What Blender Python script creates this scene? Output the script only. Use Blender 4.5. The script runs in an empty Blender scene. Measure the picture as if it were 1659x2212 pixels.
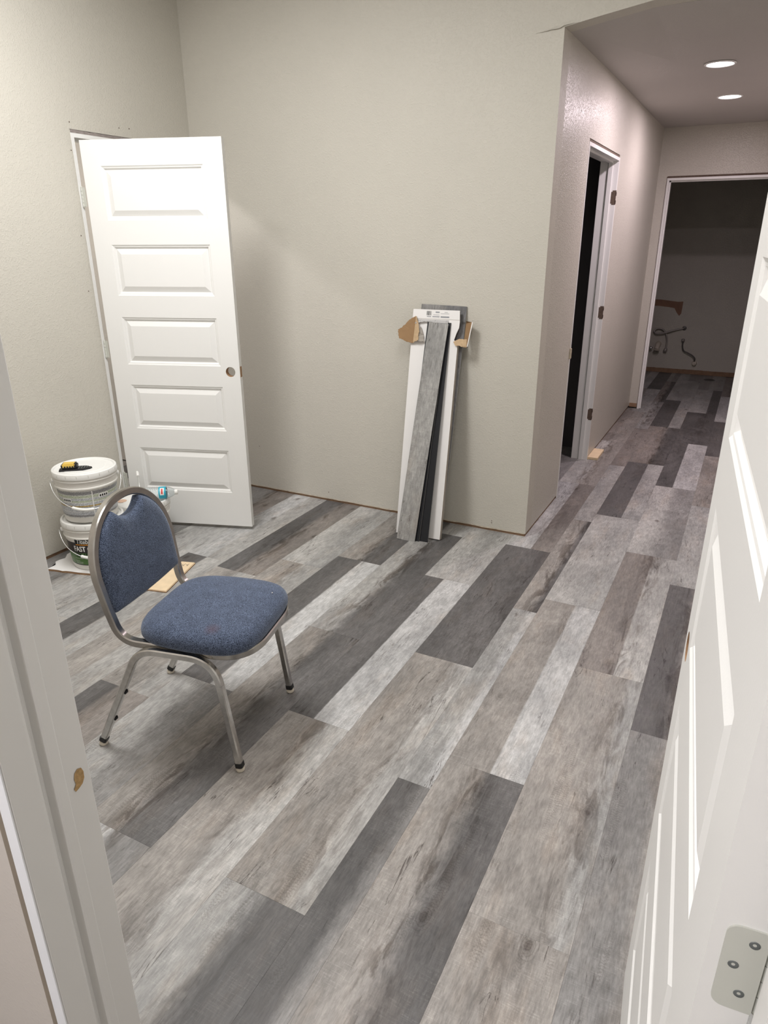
import bpy, bmesh, math, random
from mathutils import Vector, Matrix, noise
random.seed(7)
PI = math.pi
COL = bpy.context.scene.collection
SC = bpy.context.scene

# ------------------------------------------------------------------ camera
FPX, PITCH, YAW, ROLL, CAMH = 1488.998, 0.377422, 0.474698, 0.00382594, 1.58
fw = Vector((-math.sin(YAW) * math.cos(PITCH), math.cos(YAW) * math.cos(PITCH), -math.sin(PITCH)))
rt = Vector((math.cos(YAW), math.sin(YAW), 0)); dn = fw.cross(rt)
r2 = math.cos(ROLL) * rt + math.sin(ROLL) * dn
d2 = -math.sin(ROLL) * rt + math.cos(ROLL) * dn
camd = bpy.data.cameras.new('camera'); cam = bpy.data.objects.new('camera', camd); COL.objects.link(cam)
cam.matrix_world = Matrix(((r2.x, -d2.x, -fw.x, 0), (r2.y, -d2.y, -fw.y, 0), (r2.z, -d2.z, -fw.z, CAMH), (0, 0, 0, 1)))
camd.sensor_fit = 'HORIZONTAL'; camd.sensor_width = 36; camd.lens = FPX / 1659 * 36
camd.clip_start = 0.02
SC.camera = cam

# ------------------------------------------------------------------ world, exposure, lights
SC.view_settings.view_transform = 'Standard'; SC.view_settings.look = 'None'
SC.view_settings.gamma = 1; SC.view_settings.use_curve_mapping = False
SC.view_settings.exposure = 0.45
w = bpy.data.worlds.new('world'); SC.world = w; w.use_nodes = True
w.node_tree.nodes['Background'].inputs[0].default_value = (0.5, 0.5, 0.5, 1)
w.node_tree.nodes['Background'].inputs[1].default_value = 0.0

ROOM_LIGHTS = [  # location, size x, size y, watts, colour
    ((-2.05, 1.75, 2.985), 0.5, 0.95, 41, (1.0, 0.988, 0.974)),
    ((-0.55, 1.55, 2.985), 0.55, 1.15, 17, (1.0, 0.988, 0.974)),
]
NEAR_LIGHT = ((-0.78, -1.0, 2.66), 0.5, 0.5, 34, (1.0, 0.965, 1.0))
HALL_LIGHTS = [((-0.366, 4.724, 2.455), 11.5), ((-0.36, 5.815, 2.455), 11.5)]
HALL_COL = (1.0, 0.84, 0.91)
STUDY_LIGHT = ((-4.0, 2.3, 2.3), 19)


def area_light(name, loc, sx, sy, power, col, parent=None, shape='RECTANGLE', spread=PI):
    d = bpy.data.lights.new(name, 'AREA'); d.shape = shape; d.size = sx; d.size_y = sy
    d.energy = power; d.color = col; d.spread = spread
    o = bpy.data.objects.new(name, d); COL.objects.link(o); o.location = loc
    if parent: o.parent = parent
    return o


# ------------------------------------------------------------------ helpers
def link(name, me, parent=None, loc=None, rotz=None):
    o = bpy.data.objects.new(name, me); COL.objects.link(o)
    if parent: o.parent = parent
    if loc is not None: o.location = loc
    if rotz is not None: o.rotation_euler = (0, 0, rotz)
    return o


def obj(name, bm, mat, parent=None, smooth=False, loc=None, angle=None):
    me = bpy.data.meshes.new(name)
    bmesh.ops.recalc_face_normals(bm, faces=bm.faces)
    bm.to_mesh(me); bm.free()
    mats = mat if isinstance(mat, (list, tuple)) else [mat]
    for m in mats: me.materials.append(m)
    if smooth:
        me.polygons.foreach_set('use_smooth', [True] * len(me.polygons))
        if angle is not None:
            me.set_sharp_from_angle(angle=angle)
    return link(name, me, parent, loc)


def thing(name, label, cat, loc=(0, 0, 0), rotz=0, group=None, kind=None):
    o = link(name, None, None, loc, rotz)
    o['label'] = label; o['category'] = cat
    if group: o['group'] = group
    if kind: o['kind'] = kind
    return o


def tag(o, label, cat, group=None, kind=None):
    o['label'] = label; o['category'] = cat
    if group: o['group'] = group
    if kind: o['kind'] = kind
    return o


def add_box(bm, x0, x1, y0, y1, z0, z1, mi=0):
    v = [bm.verts.new((x, y, z)) for z in (z0, z1) for x, y in ((x0, y0), (x1, y0), (x1, y1), (x0, y1))]
    for f in ((0, 3, 2, 1), (4, 5, 6, 7), (0, 1, 5, 4), (1, 2, 6, 5), (2, 3, 7, 6), (3, 0, 4, 7)):
        bm.faces.new([v[i] for i in f]).material_index = mi
    return v


def box(*a, bevel=0, seg=1):
    bm = bmesh.new(); add_box(bm, *a)
    if bevel: bmesh.ops.bevel(bm, geom=bm.edges[:] + bm.verts[:], offset=bevel, segments=seg, affect='EDGES')
    return bm


def sweep(bm, pts, nrm, hw, hh, closed=False, bev=0.004, caps=True):
    """square tube; nrm: reference outward direction per point; hw along nrm, hh across"""
    n = len(pts); rings = []
    prof = []
    b = bev
    for sx, sy in ((1, 1), (-1, 1), (-1, -1), (1, -1)):
        if sx * sy > 0:
            prof += [(sx * hw, sy * (hh - b)), (sx * (hw - b), sy * hh)]
        else:
            prof += [(sx * (hw - b), sy * hh), (sx * hw, sy * (hh - b))]
    for i, p in enumerate(pts):
        a = pts[(i - 1) % n] if (closed or i > 0) else p
        c = pts[(i + 1) % n] if (closed or i < n - 1) else p
        t = (c - a).normalized()
        N = nrm[i] if isinstance(nrm, list) else nrm
        N = (N - t * N.dot(t)).normalized(); B = t.cross(N)
        rings.append([bm.verts.new(p + N * x + B * y) for x, y in prof])
    m = len(prof)
    for i in range(n if closed else n - 1):
        r0, r1 = rings[i], rings[(i + 1) % n]
        for j in range(m):
            bm.faces.new((r0[j], r0[(j + 1) % m], r1[(j + 1) % m], r1[j]))
    if not closed and caps:
        bm.faces.new(rings[0]); bm.faces.new(rings[-1][::-1])


def tube(bm, pts, r, seg=10, closed=False, caps=True):
    n = len(pts); rings = []
    prev = None
    for i, p in enumerate(pts):
        a = pts[(i - 1) % n] if (closed or i > 0) else p
        c = pts[(i + 1) % n] if (closed or i < n - 1) else p
        t = (c - a).normalized()
        if prev is None:
            prev = Vector((0, 0, 1)) if abs(t.z) < .9 else Vector((1, 0, 0))
        N = (prev - t * prev.dot(t)).normalized(); B = t.cross(N); prev = N
        rr = r[i] if isinstance(r, (list, tuple)) else r
        rings.append([bm.verts.new(p + (N * math.cos(2 * PI * k / seg) + B * math.sin(2 * PI * k / seg)) * rr) for k in range(seg)])
    for i in range(n if closed else n - 1):
        r0, r1 = rings[i], rings[(i + 1) % n]
        for j in range(seg):
            bm.faces.new((r0[j], r0[(j + 1) % seg], r1[(j + 1) % seg], r1[j]))
    if caps and not closed:
        bm.faces.new(rings[0][::-1]); bm.faces.new(rings[-1])


def lathe(bm, prof, seg=48, cap0=True, cap1=True, M=None):
    rings = []
    for r, z in prof:
        rings.append([bm.verts.new((r * math.cos(2 * PI * k / seg), r * math.sin(2 * PI * k / seg), z)) for k in range(seg)])
    for i in range(len(prof) - 1):
        for k in range(seg):
            bm.faces.new((rings[i][k], rings[i][(k + 1) % seg], rings[i + 1][(k + 1) % seg], rings[i + 1][k]))
    if cap0: bm.faces.new(rings[0][::-1])
    if cap1: bm.faces.new(rings[-1])
    if M is not None: bmesh.ops.transform(bm, matrix=M, verts=[v for r in rings for v in r])


def fillet(pts, rad, n=8):
    out = [pts[0]]
    for i in range(1, len(pts) - 1):
        p, a, b = pts[i], pts[i - 1], pts[i + 1]
        r = rad[i - 1] if isinstance(rad, (list, tuple)) else rad
        u = (a - p).normalized(); v = (b - p).normalized()
        for k in range(n + 1):
            t = k / n
            out.append((p + u * r) * (1 - t) ** 2 + p * 2 * t * (1 - t) + (p + v * r) * t ** 2)
    out.append(pts[-1])
    return out


# ------------------------------------------------------------------ materials
def mat(name, col=(0.5, 0.5, 0.5), rough=0.5, metal=0.0, spec=0.5, bump=None, var=None, trans=0, ior=1.45, emit=None):
    m = bpy.data.materials.new(name); m.use_nodes = True
    nt = m.node_tree; b = nt.nodes['Principled BSDF']
    b.inputs['Base Color'].default_value = (*col, 1); b.inputs['Roughness'].default_value = rough
    b.inputs['Metallic'].default_value = metal; b.inputs['Specular IOR Level'].default_value = spec
    b.inputs['IOR'].default_value = ior
    if trans: b.inputs['Transmission Weight'].default_value = trans
    if emit:
        b.inputs['Emission Color'].default_value = (*emit[0], 1); b.inputs['Emission Strength'].default_value = emit[1]
    tc = nt.nodes.new('ShaderNodeTexCoord')
    if var:  # (scale, amount)
        n = nt.nodes.new('ShaderNodeTexNoise'); n.inputs['Scale'].default_value = var[0]; n.inputs['Detail'].default_value = 4
        nt.links.new(tc.outputs['Object'], n.inputs['Vector'])
        mx = nt.nodes.new('ShaderNodeMix'); mx.data_type = 'RGBA'
        mx.inputs['A'].default_value = (*[c * (1 - var[1]) for c in col], 1)
        mx.inputs['B'].default_value = (*[min(1, c * (1 + var[1])) for c in col], 1)
        nt.links.new(n.outputs['Fac'], mx.inputs['Factor']); nt.links.new(mx.outputs['Result'], b.inputs['Base Color'])
    if bump:  # (scale, distance)
        n = nt.nodes.new('ShaderNodeTexNoise'); n.inputs['Scale'].default_value = bump[0]; n.inputs['Detail'].default_value = 3
        nt.links.new(tc.outputs['Object'], n.inputs['Vector'])
        bp = nt.nodes.new('ShaderNodeBump'); bp.inputs['Strength'].default_value = 1; bp.inputs['Distance'].default_value = bump[1]
        nt.links.new(n.outputs['Fac'], bp.inputs['Height']); nt.links.new(bp.outputs['Normal'], b.inputs['Normal'])
    return m


def wall_material(name, col, splat=1.0, rough=0.55):
    m = bpy.data.materials.new(name); m.use_nodes = True
    nt = m.node_tree; N = nt.nodes; L = nt.links; b = N['Principled BSDF']
    b.inputs['Roughness'].default_value = rough; b.inputs['Specular IOR Level'].default_value = 0.35
    tc = N.new('ShaderNodeTexCoord')
    n1 = N.new('ShaderNodeTexNoise'); n1.inputs['Scale'].default_value = 135; n1.inputs['Detail'].default_value = 2.5; n1.inputs['Distortion'].default_value = 0.6
    n2 = N.new('ShaderNodeTexNoise'); n2.inputs['Scale'].default_value = 3.0; n2.inputs['Detail'].default_value = 3
    n3 = N.new('ShaderNodeTexNoise'); n3.inputs['Scale'].default_value = 260; n3.inputs['Detail'].default_value = 1
    for n in (n1, n2, n3): L.new(tc.outputs['Object'], n.inputs['Vector'])
    rp = N.new('ShaderNodeMapRange'); rp.inputs['From Min'].default_value = 0.48; rp.inputs['From Max'].default_value = 0.66
    rp.interpolation_type = 'SMOOTHSTEP'
    L.new(n1.outputs['Fac'], rp.inputs['Value'])
    ad = N.new('ShaderNodeMath'); ad.operation = 'MULTIPLY_ADD'; ad.inputs[1].default_value = 0.18
    L.new(n3.outputs['Fac'], ad.inputs[0]); L.new(rp.outputs['Result'], ad.inputs[2])
    bp = N.new('ShaderNodeBump'); bp.inputs['Strength'].default_value = 0.36 * splat; bp.inputs['Distance'].default_value = 0.0022
    L.new(ad.outputs[0], bp.inputs['Height']); L.new(bp.outputs['Normal'], b.inputs['Normal'])
    mx = N.new('ShaderNodeMix'); mx.data_type = 'RGBA'
    mx.inputs['A'].default_value = (*[c * .96 for c in col], 1); mx.inputs['B'].default_value = (*[c * 1.04 for c in col], 1)
    L.new(n2.outputs['Fac'], mx.inputs['Factor']); L.new(mx.outputs['Result'], b.inputs['Base Color'])
    return m


def plank_material():
    m = bpy.data.materials.new('vinyl_plank'); m.use_nodes = True
    nt = m.node_tree; N = nt.nodes; L = nt.links; b = N['Principled BSDF']

    def attr(n):
        a = N.new('ShaderNodeAttribute'); a.attribute_type = 'OBJECT'; a.attribute_name = n; return a

    def math_(op, a, bb=None, c=None, clamp=False):
        x = N.new('ShaderNodeMath'); x.operation = op; x.use_clamp = clamp
        for i, v in enumerate((a, bb, c)):
            if v is None: continue
            if isinstance(v, (int, float)): x.inputs[i].default_value = v
            else: L.new(v, x.inputs[i])
        return x.outputs[0]

    def noise_(vec, scale, detail=3, rough=.5, dist=0):
        n = N.new('ShaderNodeTexNoise'); n.inputs['Scale'].default_value = scale; n.inputs['Detail'].default_value = detail
        n.inputs['Roughness'].default_value = rough; n.inputs['Distortion'].default_value = dist
        L.new(vec, n.inputs['Vector']); return n.outputs['Fac']

    def vmul(vec, s):
        x = N.new('ShaderNodeVectorMath'); x.operation = 'MULTIPLY'; L.new(vec, x.inputs[0]); x.inputs[1].default_value = s; return x.outputs[0]

    def rng(v, a, bb, c=0.0, d=1.0, smooth=True):
        x = N.new('ShaderNodeMapRange'); x.inputs['From Min'].default_value = a; x.inputs['From Max'].default_value = bb
        x.inputs['To Min'].default_value = c; x.inputs['To Max'].default_value = d
        if smooth: x.interpolation_type = 'SMOOTHSTEP'
        L.new(v, x.inputs['Value']); return x.outputs['Result']

    def mixc(f, a, bb, typ='MIX'):
        x = N.new('ShaderNodeMix'); x.data_type = 'RGBA'; x.blend_type = typ
        if isinstance(f, (int, float)): x.inputs['Factor'].default_value = f
        else: L.new(f, x.inputs['Factor'])
        for s, v in (('A', a), ('B', bb)):
            if isinstance(v, tuple): x.inputs[s].default_value = v
            else: L.new(v, x.inputs[s])
        return x.outputs['Result']

    tc = N.new('ShaderNodeTexCoord'); sep = N.new('ShaderNodeSeparateXYZ'); L.new(tc.outputs['Object'], sep.inputs[0])
    seed = attr('seed')
    cmb = N.new('ShaderNodeCombineXYZ'); L.new(seed.outputs['Fac'], cmb.inputs[2]); L.new(seed.outputs['Fac'], cmb.inputs[1])
    vv = N.new('ShaderNodeVectorMath'); vv.operation = 'ADD'; L.new(tc.outputs['Object'], vv.inputs[0]); L.new(cmb.outputs[0], vv.inputs[1])
    V = vv.outputs[0]
    X = sep.outputs[0]
    # boundary between the two printed boards, slightly ragged
    rag = noise_(vmul(V, (14, 9, 1)), 1.0, 5, .7)
    edge = math_('ADD', X, math_('MULTIPLY', math_('SUBTRACT', rag, .5), attr('ragged').outputs['Fac']))
    soft = math_('MULTIPLY_ADD', attr('ragged').outputs['Fac'], .42, .0012)
    f = rng(math_('DIVIDE', math_('SUBTRACT', edge, attr('split').outputs['Fac']), soft), -1.0, 1.0)
    base = mixc(f, attr('tone_a').outputs['Color'], attr('tone_b').outputs['Color'])
    # slow change of tone along the board
    slow = noise_(vmul(V, (7, 2.4, 1)), 1.0, 3, .55)
    base = mixc(1.0, base, mixc(rng(slow, .3, .7), (.80, .80, .80, 1), (1.16, 1.155, 1.15, 1)), 'MULTIPLY')
    warm = rng(noise_(vmul(V, (11, 3.2, 1)), 1.0, 3, .6), .5, .72)
    base = mixc(math_('MULTIPLY', warm, .5), base, mixc(1.0, base, (1.05, .96, .88, 1), 'MULTIPLY'))
    # smoky dark streak next to the board boundary
    sn = noise_(vmul(V, (24, 4.2, 1)), 1.0, 6, .66, 1.1)
    near = rng(math_('ABSOLUTE', math_('SUBTRACT', X, attr('split').outputs['Fac'])), .0, .085, 1.0, 0.0)
    streak = math_('MULTIPLY', math_('MULTIPLY', rng(sn, .44, .62), near), attr('streak').outputs['Fac'])
    base = mixc(streak, base, mixc(1.0, base, (.42, .385, .36, 1), 'MULTIPLY'))
    # mottled grain
    g1 = noise_(vmul(V, (190, 26, 1)), 1.0, 5, .68)
    base = mixc(1.0, base, mixc(rng(g1, .3, .7), (.82, .82, .82, 1), (1.15, 1.15, 1.15, 1)), 'MULTIPLY')
    g3 = noise_(vmul(V, (44, 19, 1)), 1.0, 6, .7)
    base = mixc(1.0, base, mixc(rng(g3, .32, .68), (.83, .83, .83, 1), (1.13, 1.13, 1.13, 1)), 'MULTIPLY')
    # short dark dashes of the wood pores
    pr = noise_(vmul(V, (150, 17, 1)), 1.0, 2, .5, .4)
    prm = rng(noise_(vmul(V, (17, 7, 1)), 1.0, 2), .46, .6)
    base = mixc(math_('MULTIPLY', math_('MULTIPLY', rng(pr, .60, .70), prm), .55), base, mixc(1.0, base, (.55, .52, .50, 1), 'MULTIPLY'))
    # pale saw marks across the board, in patches
    saw = noise_(vmul(V, (22, 330, 1)), 1.0, 3, .65)
    saw2 = noise_(vmul(V, (420, 60, 1)), 1.0, 2, .6)
    sawm = rng(noise_(vmul(V, (9, 4, 1)), 1.0, 3), .40, .56)
    sawf = math_('MULTIPLY', math_('MULTIPLY', rng(saw, .50, .66), rng(saw2, .35, .6)), sawm)
    base = mixc(math_('MULTIPLY', sawf, .48), base, mixc(1.0, mixc(1.0, base, (1.38, 1.38, 1.38, 1), 'MULTIPLY'), (.05, .05, .048, 1), 'ADD'))
    # cathedral rings in patches
    wv = N.new('ShaderNodeTexWave'); wv.wave_type = 'BANDS'; wv.bands_direction = 'Y'
    wv.inputs['Scale'].default_value = 34; wv.inputs['Distortion'].default_value = 9; wv.inputs['Detail'].default_value = 2; wv.inputs['Detail Scale'].default_value = .9
    rv = N.new('ShaderNodeVectorMath'); rv.operation = 'MULTIPLY'; L.new(vv.outputs[0], rv.inputs[0]); rv.inputs[1].default_value = (5.5, 1.0, 0)
    L.new(rv.outputs[0], wv.inputs['Vector'])
    rm = rng(noise_(vmul(V, (19, 2.2, 1)), 1.0, 1), .62, .68)
    base = mixc(math_('MULTIPLY', math_('MULTIPLY', rng(wv.outputs['Fac'], .45, .9), rm), .55), base, mixc(1.0, base, (.66, .64, .62, 1), 'MULTIPLY'))
    # thin dark cracks
    ck = noise_(vmul(V, (34, 3.0, 1)), 1.0, 4, .55, .9)
    ckl = rng(math_('ABSOLUTE', math_('SUBTRACT', ck, .5)), 0.0, .016, 1.0, 0.0)
    ckm = rng(noise_(vmul(V, (13, 3.4, 1)), 1.0, 2), .57, .64)
    base = mixc(math_('MULTIPLY', math_('MULTIPLY', ckl, ckm), .9), base, mixc(1.0, base, (.24, .21, .20, 1), 'MULTIPLY'))
    # knots
    vo = N.new('ShaderNodeTexVoronoi'); vo.inputs['Scale'].default_value = 1.0
    dv = N.new('ShaderNodeVectorMath'); dv.operation = 'ADD'; L.new(vmul(V, (7, 4.0, 1)), dv.inputs[0])
    nc = N.new('ShaderNodeTexNoise'); nc.inputs['Scale'].default_value = 30; L.new(V, nc.inputs['Vector'])
    L.new(vmul(nc.outputs['Color'], (.09, .09, 0)), dv.inputs[1]); L.new(dv.outputs[0], vo.inputs['Vector'])
    km = rng(noise_(vmul(V, (4, 2.6, 1)), 1.0, 1), .50, .54)
    kn = math_('MULTIPLY', rng(vo.outputs['Distance'], .03, .13, 1.0, 0.0), km)
    kr = math_('MULTIPLY', math_('MULTIPLY', rng(math_('SINE', math_('MULTIPLY', vo.outputs['Distance'], 120)), .2, 1.0), rng(vo.outputs['Distance'], .10, .26, 1.0, 0.0)), km)
    base = mixc(math_('MULTIPLY', kn, .8), base, mixc(1.0, base, (.33, .29, .27, 1), 'MULTIPLY'))
    base = mixc(math_('MULTIPLY', kr, .5), base, mixc(1.0, base, (.55, .52, .5, 1), 'MULTIPLY'))
    L.new(base, b.inputs['Base Color'])
    b.inputs['Specular IOR Level'].default_value = .35
    L.new(rng(g3, .3, .7, .42, .58), b.inputs['Roughness'])
    bp = N.new('ShaderNodeBump'); bp.inputs['Strength'].default_value = .35; bp.inputs['Distance'].default_value = .0006
    L.new(math_('ADD', g1, math_('MULTIPLY', saw, .5)), bp.inputs['Height']); L.new(bp.outputs['Normal'], b.inputs['Normal'])
    return m


def fabric_material(name, c0, c1):
    m = bpy.data.materials.new(name); m.use_nodes = True
    nt = m.node_tree; N = nt.nodes; L = nt.links; b = N['Principled BSDF']
    b.inputs['Roughness'].default_value = .95; b.inputs['Specular IOR Level'].default_value = .15
    b.inputs['Sheen Weight'].default_value = .34; b.inputs['Sheen Roughness'].default_value = .45
    b.inputs['Sheen Tint'].default_value = (.75, .85, 1, 1)
    tc = N.new('ShaderNodeTexCoord')
    n1 = N.new('ShaderNodeTexNoise'); n1.inputs['Scale'].default_value = 430; n1.inputs['Detail'].default_value = 3; n1.inputs['Roughness'].default_value = .7
    n2 = N.new('ShaderNodeTexNoise'); n2.inputs['Scale'].default_value = 28; n2.inputs['Detail'].default_value = 4
    for n in (n1, n2): L.new(tc.outputs['Object'], n.inputs['Vector'])
    cr = N.new('ShaderNodeValToRGB'); cr.color_ramp.elements[0].position = .38; cr.color_ramp.elements[1].position = .64
    cr.color_ramp.elements[0].color = (*c0, 1); cr.color_ramp.elements[1].color = (*c1, 1)
    L.new(n1.outputs['Fac'], cr.inputs[0])
    mx = N.new('ShaderNodeMix'); mx.data_type = 'RGBA'; mx.blend_type = 'MULTIPLY'; mx.inputs['Factor'].default_value = .5
    L.new(cr.outputs[0], mx.inputs['A']); L.new(n2.outputs['Fac'], mx.inputs['B']); 
    g = N.new('ShaderNodeMix'); g.data_type = 'RGBA'; g.blend_type = 'MULTIPLY'; g.inputs['Factor'].default_value = 1
    L.new(mx.outputs['Result'], g.inputs['A']); g.inputs['B'].default_value = (1.35, 1.35, 1.35, 1)
    # a faint reddish stain on the near side of the cushion
    sb = N.new('ShaderNodeVectorMath'); sb.operation = 'DISTANCE'; L.new(tc.outputs['Object'], sb.inputs[0]); sb.inputs[1].default_value = (.175, -.165, .48)
    mr = N.new('ShaderNodeMapRange'); mr.inputs['From Min'].default_value = .006; mr.inputs['From Max'].default_value = .03
    mr.inputs['To Min'].default_value = .35; mr.inputs['To Max'].default_value = 0; L.new(sb.outputs['Value'], mr.inputs['Value'])
    st = N.new('ShaderNodeMix'); st.data_type = 'RGBA'; L.new(mr.outputs['Result'], st.inputs['Factor'])
    L.new(g.outputs['Result'], st.inputs['A']); st.inputs['B'].default_value = (.11, .05, .055, 1)
    L.new(st.outputs['Result'], b.inputs['Base Color'])
    bp = N.new('ShaderNodeBump'); bp.inputs['Strength'].default_value = .8; bp.inputs['Distance'].default_value = .0012
    L.new(n1.outputs['Fac'], bp.inputs['Height']); L.new(bp.outputs['Normal'], b.inputs['Normal'])
    return m


PAINT = (0.566, 0.542, 0.482)
M_WALL = wall_material('wall_paint', PAINT)
M_NEARW = wall_material('near_wall_paint', (.585, .545, .505), .22)
M_HALL = wall_material('hall_wall_paint', PAINT, 1.7, .34)
M_CEIL = wall_material('ceiling_paint', (.50, .475, .455), .8)
M_WHITE = mat('white_paint', (.80, .80, .785), .32, spec=.5, bump=(9, .0004))
M_DOORW = mat('door_white', (.80, .80, .785), .36, spec=.45, bump=(240, .00012))
M_TRIMW = mat('jamb_white', (.74, .735, .72), .38, bump=(20, .0005))
M_JAMBEDGE = mat('jamb_edge_lit', (.86, .88, .92), .35)  # bluish light on the jamb's front edge put into its colour
M_PLANK = plank_material()
M_SUB = mat('subfloor', (.10, .09, .085), .9, var=(20, .3))
M_SOLE = mat('sole_plate_wood', (.27, .17, .105), .85, var=(30, .35), bump=(80, .002))
M_GYP = mat('gypsum_edge', (.55, .48, .38), .9, var=(60, .4), bump=(90, .003))
M_CHROME = mat('worn_steel', (.58, .57, .545), .24, metal=1.0, var=(45, .25), bump=(60, .0003))
M_BRONZE = mat('frame_steel', (.45, .435, .41), .24, metal=1.0, var=(30, .2))
M_FABRIC = fabric_material('blue_fabric', (.006, .009, .019), (.145, .183, .275))
M_BLACK = mat('black_plastic', (.012, .012, .013), .45)
M_GLIDE = mat('glide_plastic', (.62, .57, .48), .5)
M_BUCKET = mat('white_plastic', (.80, .80, .775), .35, spec=.5)
M_BUCKET2 = mat('milky_plastic', (.76, .745, .705), .4)
M_WIRE = mat('handle_wire', (.70, .71, .70), .3, metal=.9)
M_BROWN = mat('raw_wood', (.33, .20, .11), .85, var=(70, .4))
M_MORT = mat('mortise_wood', (.12, .085, .065), .85, var=(90, .45))
M_PINE = mat('pine', (.76, .60, .40), .6, var=(24, .15))
M_CARD = mat('cardboard', (.30, .185, .095), .9, var=(30, .15))
M_CARDIN = mat('cardboard_side', (.40, .365, .325), .9, var=(14, .08))
M_CARTON = mat('white_carton', (.80, .785, .775), .45, var=(4, .03))
M_PBACK = mat('plank_backing', (.010, .011, .014), .55)
M_PEDGE = mat('plank_edge', (.36, .36, .35), .6)
M_HINGE = mat('painted_hinge', (.55, .56, .51), .4)
M_SCREW = mat('hinge_screw', (.20, .22, .22), .4, metal=.6)
M_FOAM = mat('white_board', (.80, .79, .775), .6)


def banded(name, bands, textscale=None):
    """horizontal printed bands by local z, with a fine print speckle"""
    m = bpy.data.materials.new(name); m.use_nodes = True
    nt = m.node_tree; N = nt.nodes; L = nt.links; b = N['Principled BSDF']; b.inputs['Roughness'].default_value = .35
    tc = N.new('ShaderNodeTexCoord'); s = N.new('ShaderNodeSeparateXYZ'); L.new(tc.outputs['Object'], s.inputs[0])
    cr = N.new('ShaderNodeValToRGB'); cr.color_ramp.interpolation = 'CONSTANT'
    mr = N.new('ShaderNodeMapRange'); mr.inputs['From Min'].default_value = 0; mr.inputs['From Max'].default_value = .27
    L.new(s.outputs[2], mr.inputs['Value']); L.new(mr.outputs['Result'], cr.inputs[0])
    e = cr.color_ramp.elements
    e[0].position = 0; e[0].color = (*bands[0][1], 1)
    e[1].position = bands[1][0] / .27; e[1].color = (*bands[1][1], 1)
    for z, c in bands[2:]:
        x = e.new(z / .27); x.color = (*c, 1)
    out = cr.outputs[0]
    if textscale:
        n = N.new('ShaderNodeTexNoise'); n.inputs['Scale'].default_value = 1; n.inputs['Detail'].default_value = 2
        v = N.new('ShaderNodeVectorMath'); v.operation = 'MULTIPLY'; v.inputs[1].default_value = textscale
        L.new(tc.outputs['Object'], v.inputs[0]); L.new(v.outputs[0], n.inputs['Vector'])
        r = N.new('ShaderNodeMapRange'); r.inputs['From Min'].default_value = .42; r.inputs['From Max'].default_value = .56
        L.new(n.outputs['Fac'], r.inputs['Value'])
        mx = N.new('ShaderNodeMix'); mx.data_type = 'RGBA'; mx.blend_type = 'MULTIPLY'; mx.inputs['Factor'].default_value = .42
        L.new(out, mx.inputs['A']); L.new(r.outputs['Result'], mx.inputs['B']); out = mx.outputs['Result']
    L.new(out, b.inputs['Base Color'])
    return m


# ------------------------------------------------------------------ floor and its planks
floor = obj('floor', box(-4.9, .62, -1.9, 9.46, -.06, -.0065), M_SUB)
tag(floor, 'grey multi-tone vinyl plank floor running through room and hallway', 'floor', kind='structure')
TW, TG, TB, TM, TD = (.435, .436, .435), (.330, .328, .320), (.285, .268, .250), (.235, .230, .225), (.112, .108, .107)
TB2 = (.225, .205, .190); TL = (.372, .366, .354)
TON = dict(W=TW, G=TG, B=TB, M=TM, D=TD, N=TB2, L=TL)
PER = 1.205
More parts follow.
